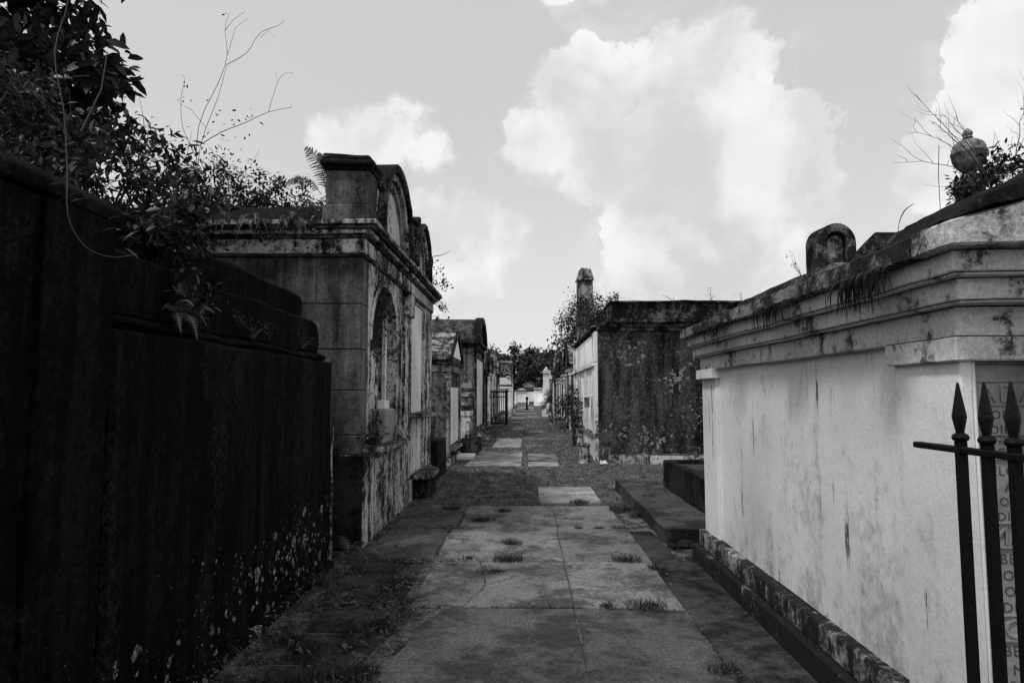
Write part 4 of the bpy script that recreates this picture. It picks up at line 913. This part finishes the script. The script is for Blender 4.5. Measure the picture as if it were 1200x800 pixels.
# dry seed stalks
WS = thing('dry_weed', (-2.15, 4.1, 2.6), 'tall dry seed stalks against the sky above the black stepped tomb', 'weed')
q = random.Random(5); mb = MB(); bud = []
def stalk(p, pts, r):
    path = [Vector(p)]+[Vector(k) for k in pts]
    mb.tube(path, [r*.62*(1-.7*i/len(path)) for i in range(len(path))], 4); return path
main = stalk((-2.15,4.1,2.6), [(-2.12,4.05,2.9),(-2.08,4.0,3.19),(-1.98,4.0,3.5),(-1.93,4.0,3.72)], .006)
stalk((-2.12,4.05,2.9), [(-2.1,4.0,3.3),(-1.98,4.0,3.6),(-1.93,4,3.78),(-1.95,4,3.95),(-1.93,4,4.06)], .005)
stalk((-1.93,4.0,3.72), [(-1.8,4.0,3.8),(-1.72,4,3.93),(-1.6,4,3.98),(-1.56,4,4.02)], .004); stalk((-1.72,4,3.9), [(-1.66,4,3.95),(-1.62,4,3.9)], .002)
stalk((-1.95,4,3.95), [(-1.9,4,4.02),(-1.82,4,4.08)], .003); stalk((-1.93,4,3.78), [(-1.88,4,3.97),(-1.8,4,4.03)], .003)
stalk((-2.08,4.0,3.19), [(-1.95,4,3.27),(-1.8,4,3.33),(-1.65,4,3.40),(-1.5,4,3.43)], .005); stalk((-1.65,4,3.40), [(-1.6,4,3.58),(-1.56,4,3.65),(-1.5,4,3.66)], .003); stalk((-1.6,4,3.6),[(-1.61,4,3.66)],.002)
stalk((-2.1,4.0,3.1), [(-2.2,4,3.3),(-2.22,4,3.5),(-2.2,4,3.62),(-2.23,4,3.66)], .004); stalk((-2.05,4,3.3), [(-2.15,4,3.42),(-2.2,4,3.45)], .003)
stalk((-2.1,4.0,3.05), [(-2.2,4,3.12),(-2.28,4,3.2)], .003); stalk((-1.9,4.0,2.9), [(-1.75,4,3.05),(-1.7,4,3.15)], .003)
for k in range(4):
    x0 = -1.7+.13*k; stalk((x0-.1,4.2,2.65), [(x0-.03,4.2,2.85),(x0+.05,4.2,3.0+.06*k%.12)], .003)
mb.build('stalk', 'stem', WS)
bp = [(-1.93+q.gauss(0,.02),4,4.06) for _ in range(3)]+[(-2.0+q.gauss(0,.10), 4+q.gauss(0,.03), 3.28+q.gauss(0,.10)) for _ in range(34)]+[(-1.8+q.gauss(0,.06),4,3.34+q.gauss(0,.02)) for _ in range(10)]+[(-2.21+q.gauss(0,.02),4,3.55+q.gauss(0,.05)) for _ in range(12)]+[(-1.57,4,4.02),(-1.62,4,3.9),(-1.5,4,3.43),(-1.5,4,3.66),(-1.82,4,4.08)]
leaf_mass('seed_heads', np.array(bp), .024, 'leaf', WS, 0, 1.0, jitter=.3)
# small plants on the dark stepped tomb
weed('wall_weed', (-1.9,4.45,1.98), 'leafy weed growing on the lower ledge of the stepped black tomb', 'weed', [(-1.88,4.4,2.08,.12),(-1.88,4.65,2.05,.10),(-1.9,4.2,2.12,.10)], .035, 900, 25, 5, slim=True)
fern((-1.88,3.42,2.02), 7, .26, 'pale fern hanging on the black wall below the shrub', 1.2, -70, 70, 5)
weed('wall_weed', (-1.95,5.6,1.99), 'small weed at the far shoulder of the stepped black tomb', 'weed', [(-1.93,5.6,2.08,.09),(-1.93,5.85,2.03,.07)], .03, 800, 15, 4, slim=True)
# litter heap lumps on the ground
weed('ground_weed', (-1.5,4.25,.03), 'leafy ground weed in the litter below the black wall', 'weed', [(-1.5,4.25,.07,.10),(-1.42,4.05,.06,.08)], .05, 700, 30, 3, mat='litter')
weed('ground_weed', (-1.02,4.45,.03), 'dark ground weed at the broken edge of the near slab', 'weed', [(-1.02,4.45,.06,.09)], .04, 700, 20, 2, mat='leafmid')
fern((-1.72,6.42,.05), 9, .42, 'fern arching from the gap between black tomb and big tomb', 1.0, -60, 150, 8)
# tree crown behind the big tomb's roof
T5 = thing('bushy_tree', (-4.9, 11.5, 0), 'small-leaved bushy tree showing over the roof of the big arched tomb', 'tree')
MB().tube([(-5.1,12.6,-.1),(-5.1,12.5,2.0),(-5.1,12.4,4.2),(-5.0,12.3,5.2)], [.2,.16,.1,.05], 8).build('trunk', 'bark', T5)
blobs = [(-6.2,12.4,5.5,.8),(-5.6,12.3,5.45,.6),(-5.1,12.4,5.3,.55),(-4.6,12.2,5.3,.45),(-4.2,12.3,5.1,.40),(-3.8,12.3,4.95,.30),(-6.8,12.5,5.2,.8),(-5.2,12.3,4.8,.7),(-4.3,12.2,4.6,.5)]
twig_tree('limb', 'bark', T5, (-5.1,12.4,4.0), [b[:3] for b in blobs], .03, 2)
leaf_mass('foliage', clump_points(blobs, 1300, .34), .075, 'leaf', T5, 0, .8)
# plants on the big tomb
fern((-2.27,6.86,3.60), 8, .34, 'fern beside the corner pier of the big arched tomb', .9, 0, 360, 12)
FR = thing('fern', (-2.22,6.95,3.9), 'tall feathery fronds arching up beside the corner pier', 'fern', 'ferns sprouting from the tombs')
def feather(pts, wmax, seed):
    q = random.Random(seed); mb = MB(); pts = [Vector(p) for p in pts]
    mb.tube(pts, [.0045,.004,.003,.0025,.0012], 4)
    n = 26
    for k in range(3, n):
        f = k/n*(len(pts)-1); i = min(int(f), len(pts)-2); p = pts[i].lerp(pts[i+1], f-i); d = (pts[i+1]-pts[i]).normalized()
        wl = wmax*math.sin(math.pi*(.12+.86*k/n))**.7
        for s in (1,-1):
            side = Vector((-d.z, 0, d.x))*s
            tip = p+side*wl*(.75 if s < 0 else 1)+d*wl*.35+Vector((0, q.uniform(-.35,.35)*wl, -wl*.25)); b = d*.007
            v = [mb.bm.verts.new(c) for c in (p-b, p+b, (p+tip)/2+b*.8+Vector((0,0,wl*.08)), tip, (p+tip)/2-b*.8+Vector((0,0,wl*.08)))]
            mb.bm.faces.new(v)
    return mb.build('frond', 'fern', FR)
feather([(-2.20,6.95,3.80),(-2.22,6.93,3.98),(-2.27,6.92,4.13),(-2.34,6.92,4.25),(-2.43,6.91,4.31)], .12, 1)
feather([(-2.20,6.97,3.80),(-2.19,6.98,3.97),(-2.21,6.98,4.10),(-2.25,6.98,4.20),(-2.30,6.97,4.27)], .10, 2)
feather([(-2.24,6.93,3.78),(-2.34,6.90,3.90),(-2.45,6.88,3.95),(-2.54,6.86,3.93),(-2.62,6.85,3.86)], .07, 3)
fern((-2.45,6.68,3.42), 9, .36, 'fern hanging over the cornice left of the corner pier', 1.4, -150, -30, 14)
fern((-2.85,6.68,3.42), 8, .30, 'smaller fern draping the big tomb cornice above the black steps', 1.5, -150, -30, 15)
weed('cornice_weed', (-2.5,6.68,3.40), 'trailing leafy weed over the big tomb cornice', 'weed', [(-2.5,6.62,3.32,.16),(-2.3,6.62,3.42,.14),(-2.7,6.62,3.25,.13)], .04, 1100, 20, 8, r0=.004, spread=.5)
weed('cornice_weed', (-1.62,8.75,3.45), 'leafy weed below the right shoulder of the first curved pediment', 'weed', [(-1.62,8.75,3.6,.18),(-1.6,9.0,3.7,.18),(-1.58,8.5,3.52,.12)], .045, 1100, 20, 8, r0=.004)
weed('cornice_weed', (-1.6,10.9,3.45), 'leafy weed hanging at the far end of the big tomb parapet', 'weed', [(-1.6,10.7,3.7,.18),(-1.55,11.2,3.55,.2),(-1.5,11.8,3.3,.2),(-1.5,11.9,2.95,.16)], .05, 1000, 15, 10, r0=.005)
MBt = MB(); MBt.tube([(-1.6,11.0,3.95),(-1.45,11.1,4.0),(-1.3,11.1,4.08)], [.008,.006,.003], 5); tag(MBt.build('dead_twig', 'stem', None), 'bare twig poking out from the far parapet of the big tomb', 'twig')
fern((-1.68,7.05,3.05), 7, .22, 'small fern under the near cornice of the aisle front', 1.5, -60, 60, 17)
weed('niche_vine', (-1.80,7.9,2.85), 'tangled dead vine hanging inside the arched niche', 'vine', [(-1.80,7.6,2.75,.14),(-1.80,7.9,2.8,.14),(-1.80,8.2,2.7,.14),(-1.80,8.35,2.4,.13),(-1.82,7.9,2.45,.10),(-1.80,8.3,2.1,.10),(-1.8,8.45,1.8,.08)], .05, 1100, 30, 22, mat='leaf', r0=.006, spread=.5, slim=True)
weed('niche_plant', (-1.66,7.3,1.03), 'dark leafy plant on the shelf in front of the niche', 'plant', [(-1.66,7.15,1.14,.12),(-1.68,7.35,1.18,.13),(-1.72,7.25,1.32,.12),(-1.7,7.1,1.1,.1)], .05, 1200, 30, 6, mat='leaf')
weed('box_plant', (-2.0,12.6,.62), 'low leafy plants filling the dark planting box', 'plant', [(-1.9,12.3,.76,.18),(-2.0,12.7,.78,.2),(-1.9,13.0,.74,.18),(-2.3,12.6,.8,.2)], .05, 900, 15, 8)
weed('planter_flowers', (-1.5,17.5,.3), 'wilted flowers and leaves crowding the low planter', 'plant', [(-1.5,17.1,.45,.18),(-1.5,17.6,.48,.2),(-1.5,18.1,.45,.18)], .05, 800, 0, 8, mat='litter')
weed('vase_flowers', (-1.29,18.34,.52), 'pale flowers in the small vase on the planter corner', 'flowers', [(-1.29,18.34,.6,.1)], .05, 2200, 0, 4, mat='litter')
weed('roof_weed', (-1.9,14.7,2.42), 'weeds trailing from the lower cornice of the small gabled tomb', 'weed', [(-1.9,14.6,2.46,.13),(-2.2,14.6,2.44,.13),(-2.5,14.6,2.42,.1)], .06, 700, 0, 6)
# right near tomb plants
def hanging(loc, n, L, label, span=.12):
    q = random.Random(len(label)); x, y, z = loc; mb = MB()
    for k in range(n):
        yy = y+q.gauss(0,span); l = L*q.uniform(.4,1.1); o = q.uniform(.01,.09); dy = q.gauss(0,.06)
        mb.tube([(x+.02,yy,z),(x-o*.6,yy+dy*.3,z+.012*q.random()),(x-o,yy+dy*.6,z-l*.35),(x-o*.9,yy+dy,z-l)], [.0035,.003,.0028,.0008], 3)
    o_ = mb.build('hanging_grass', 'leaf', None); tag(o_, label, 'weed')
hanging((1.525,2.86,2.12), 90, .17, 'dark tangle of grass hanging below the front corner of the pale tomb fascia', .10)
hanging((1.525,4.0,2.13), 60, .15, 'dark tangle of grass hanging under the middle of the pale fascia', .11)
hanging((1.525,5.1,2.13), 50, .14, 'dark tangle of grass hanging under the far end of the pale fascia', .12)
weed('fascia_weed', (1.52,2.9,2.15), 'small leafy weed on the fascia above the hanging grass', 'weed', [(1.51,2.9,2.16,.05),(1.51,3.02,2.17,.05),(1.51,2.8,2.14,.04)], .022, 3500, 20, 4, mat='leaf', r0=.002, slim=True)
fern((1.60,2.95,2.22), 7, .10, 'tiny fern standing on the fascia edge near the front corner', .8, 60, 300, 25, mat='leafmid')
blobs = [(2.22,2.95,2.62,.08),(2.30,2.97,2.68,.12),(2.40,3.0,2.75,.15),(2.5,3.0,2.80,.16),(2.62,3.0,2.84,.18),(2.25,3.15,2.64,.10),(2.52,3.72,2.74,.08),(2.62,3.74,2.81,.08),(2.74,3.72,2.84,.09)]
weed('roof_shrub', (2.4,2.95,2.62), 'small-leaved shrub growing on the pediment beside the urn', 'shrub', blobs, .028, 4600, 110, 16, mat='leaf', r0=.005, spread=.42)
weed('urn_weed', (2.62,3.74,2.45), 'leafy weed wrapped round the pedestal of the urn', 'weed', [(2.56,3.72,2.78,.09),(2.66,3.76,2.84,.08),(2.76,3.74,2.82,.09),(2.64,3.78,2.74,.10)], .028, 9000, 40, 10, mat='leafmid', r0=.003, spread=.5)
weed('roof_weed', (2.05,2.9,2.5), 'thin leafy weeds on the coping left of the urn', 'weed', [(1.97,2.85,2.56,.06),(2.03,2.85,2.57,.06),(2.09,2.85,2.57,.06),(1.93,2.8,2.47,.04),(2.17,2.88,2.60,.06)], .020, 5200, 30, 8, mat='leafmid', r0=.002, slim=True)
DT = thing('dead_shrub', (2.0, 2.9, 2.5), 'bare arching twigs fanning out left of the urn', 'shrub')
mb = MB(); q = random.Random(31)
def tw(p, dx, dz, n=6, r=.0028, curl=0.0, dy=0.0):
    pts = [Vector(p)]
    for k in range(n):
        pts.append(pts[-1]+Vector((dx/n+q.uniform(-.012,.012), dy/n+q.uniform(-.01,.01), dz/n*(1+curl*(.5-k/n))+q.uniform(-.012,.012))))
    mb.tube(pts, [r*(1-.75*i/n) for i in range(n+1)], 4); return pts
for dx, dz, c in ((-.28,.30,1.5),(-.36,.20,2.0),(-.18,.34,.8),(-.40,.05,5),(-.10,.30,.3),(-.3,.38,1.2)):
    a = tw((2.12,2.95,2.57), dx, dz, 7, .0022, c)
    for j in (3,4,5,6): tw(a[j], q.uniform(-.16,.02), q.uniform(-.02,.16), 4, .0011)
for x in (2.25,2.35,2.5,2.65):
    a = tw((x,2.95,2.68), q.uniform(-.2,.12), q.uniform(.25,.42), 7, .0022, .5)
    for j in (2,3,4,5,6): tw(a[j], q.uniform(-.14,.14), q.uniform(.0,.16), 4, .0011)
mb.build('twig', 'stem', DT)
tw2 = MB(); tw2.tube([(1.80,3.1,2.2),(1.79,3.1,2.38),(1.82,3.1,2.47),(1.87,3.1,2.51)], [.0015,.0013,.003,.0015], 5); tw2.tube([(1.93,3.0,2.44),(1.93,3.0,2.62),(1.94,3,2.76)], .0015, 4)
tag(tw2.build('grass_stalk', 'stem', None), 'two thin seed stalks on the roof between shrine and urn', 'weed')
weed('roof_weed', (1.96,4.6,2.42), 'wispy seedling left of the small arched shrine', 'weed', [(1.9,4.6,2.50,.05),(1.88,4.6,2.58,.04)], .016, 1500, 0, 4, r0=.002)
weed('roof_weed', (1.9,5.7,2.42), 'faint seedlings at the far end of the pale tomb roof', 'weed', [(1.85,5.6,2.46,.05),(1.7,5.9,2.28,.04)], .016, 1500, 0, 4, r0=.002)
# plants at the dark tomb
weed('roof_bush', (1.8,18,3.3), 'leafy bush sprouting from the top of the whitewashed front', 'shrub', [(1.75,17.0,3.6,.35),(1.8,18.2,3.8,.5),(1.8,19.5,4.1,.6),(1.9,16.3,3.75,.3),(2.2,16.0,3.9,.25),(1.6,20.3,3.9,.5),(1.7,16.1,3.3,.25)], .075, 900, 60, 14, mat='leafmid', r0=.014, spread=.5)
weed('facade_bush', (1.45,19.6,0), 'leafy bush standing against the whitewashed facade', 'shrub', [(1.55,19.6,1.3,.30),(1.5,20.4,1.5,.34),(1.55,18.9,1.0,.24),(1.5,20.8,1.1,.32),(1.55,21.4,1.5,.28),(1.45,19.6,.6,.35)], .085, 900, 60, 12, mat='leaf', r0=.014, spread=.5)
fern((1.9,15.45,.35), 16, .62, 'large fern at the near corner of the dark tomb', 1.1, -150, 0, 41)
fern((4.05,15.45,.25), 12, .6, 'fern at the foot of the dark wall beside the pale tomb', 1.0, -170, -10, 42)
weed('wall_creeper', (4.3,15.5,.2), 'pale leafy clump climbing the lower right of the dark wall', 'shrub', [(4.2,15.5,.75,.35),(4.35,15.5,1.2,.35),(4.1,15.52,1.6,.25),(3.9,15.52,.9,.25),(4.4,15.5,1.9,.22)], .055, 420, 40, 10, mat='grass', r0=.008, spread=.6)
weed('parapet_weed', (4.5,15.7,3.82), 'small upright weed on the dark tomb parapet', 'weed', [(4.5,15.7,3.95,.10),(4.5,15.7,4.1,.06)], .035, 900, 0, 5, r0=.005)
weed('parapet_weed', (3.6,15.7,3.82), 'thin stalks on the middle of the dark tomb parapet', 'weed', [(3.6,15.7,3.9,.06),(3.3,15.7,3.95,.05)], .02, 500, 0, 5, r0=.005)
weed('planter_bush', (1.6,29,.52), 'leafy bush growing from the dark planter box', 'plant', [(1.6,29,.9,.35),(1.75,29,1.3,.4),(1.8,28.5,1.1,.35)], .09, 600, 0, 6, mat='leaf')
weed('ground_shrub', (1.5,42.5,0), 'round dark bush at the foot of the white column monument', 'shrub', [(1.5,42.5,.8,.5),(1.6,43,1.4,.45)], .12, 700, 0, 6, mat='leaf')
# far trees
def far_tree(x, y, h, spread, label, n, seed, trunkr=.5, leaf=.55, low=.2):
    t_ = thing('oak_tree', (x, y, 0), label, 'tree', 'trees beyond the cemetery'); q = random.Random(seed)
    MB().tube([(x,y,-.2),(x+.3,y,h*.3),(x+.1,y,h*.55),(x,y,h*.8)], [trunkr,trunkr*.75,trunkr*.5,.1], 9).build('trunk', 'bark', t_)
    blobs = [(x+q.uniform(-1,1)*spread, y+q.uniform(-.6,.6)*spread, h*(low+(.86-low)*q.random()), h*q.uniform(.14,.24)) for _ in range(n)]
    blobs = [b if abs(b[0]-x) < spread*.6 else (b[0],b[1],b[2]*.78,b[3]*.8) for b in blobs]
    twig_tree('limb', 'bark', t_, (x,y,h*.35), [b[:3] for b in blobs[:8]], trunkr*.4, seed)
    P = clump_points(blobs, 75, .36, 1.6)
    leaf_mass('crown', P, leaf, 'leaffar', t_, 0, .8)
far_tree(-3.2,108,9.4,7.0,'broad oak beyond the end of the path, left of its middle',60,1,low=.1)
far_tree(3.6,114,8.4,5.0,'lower oak beyond the end of the path, right of its middle',44,2,low=.1)
far_tree(-11,116,9.6,6,'oak mostly hidden behind the far left tombs',40,3,low=.1)
far_tree(5.0,64,7.4,2.6,'dark tree rising over the far right tombs',16,4,.3,.34,low=.3)
far_tree(3.6,36.5,6.2,1.2,'slender tree behind the right row near the white facade',12,5,.15,.20,low=.4)
far_tree(8.5,110,8.0,4.5,'oak hidden behind the right row',20,6,low=.2)
# ant-sized bird in the sky is left out; the place itself is complete
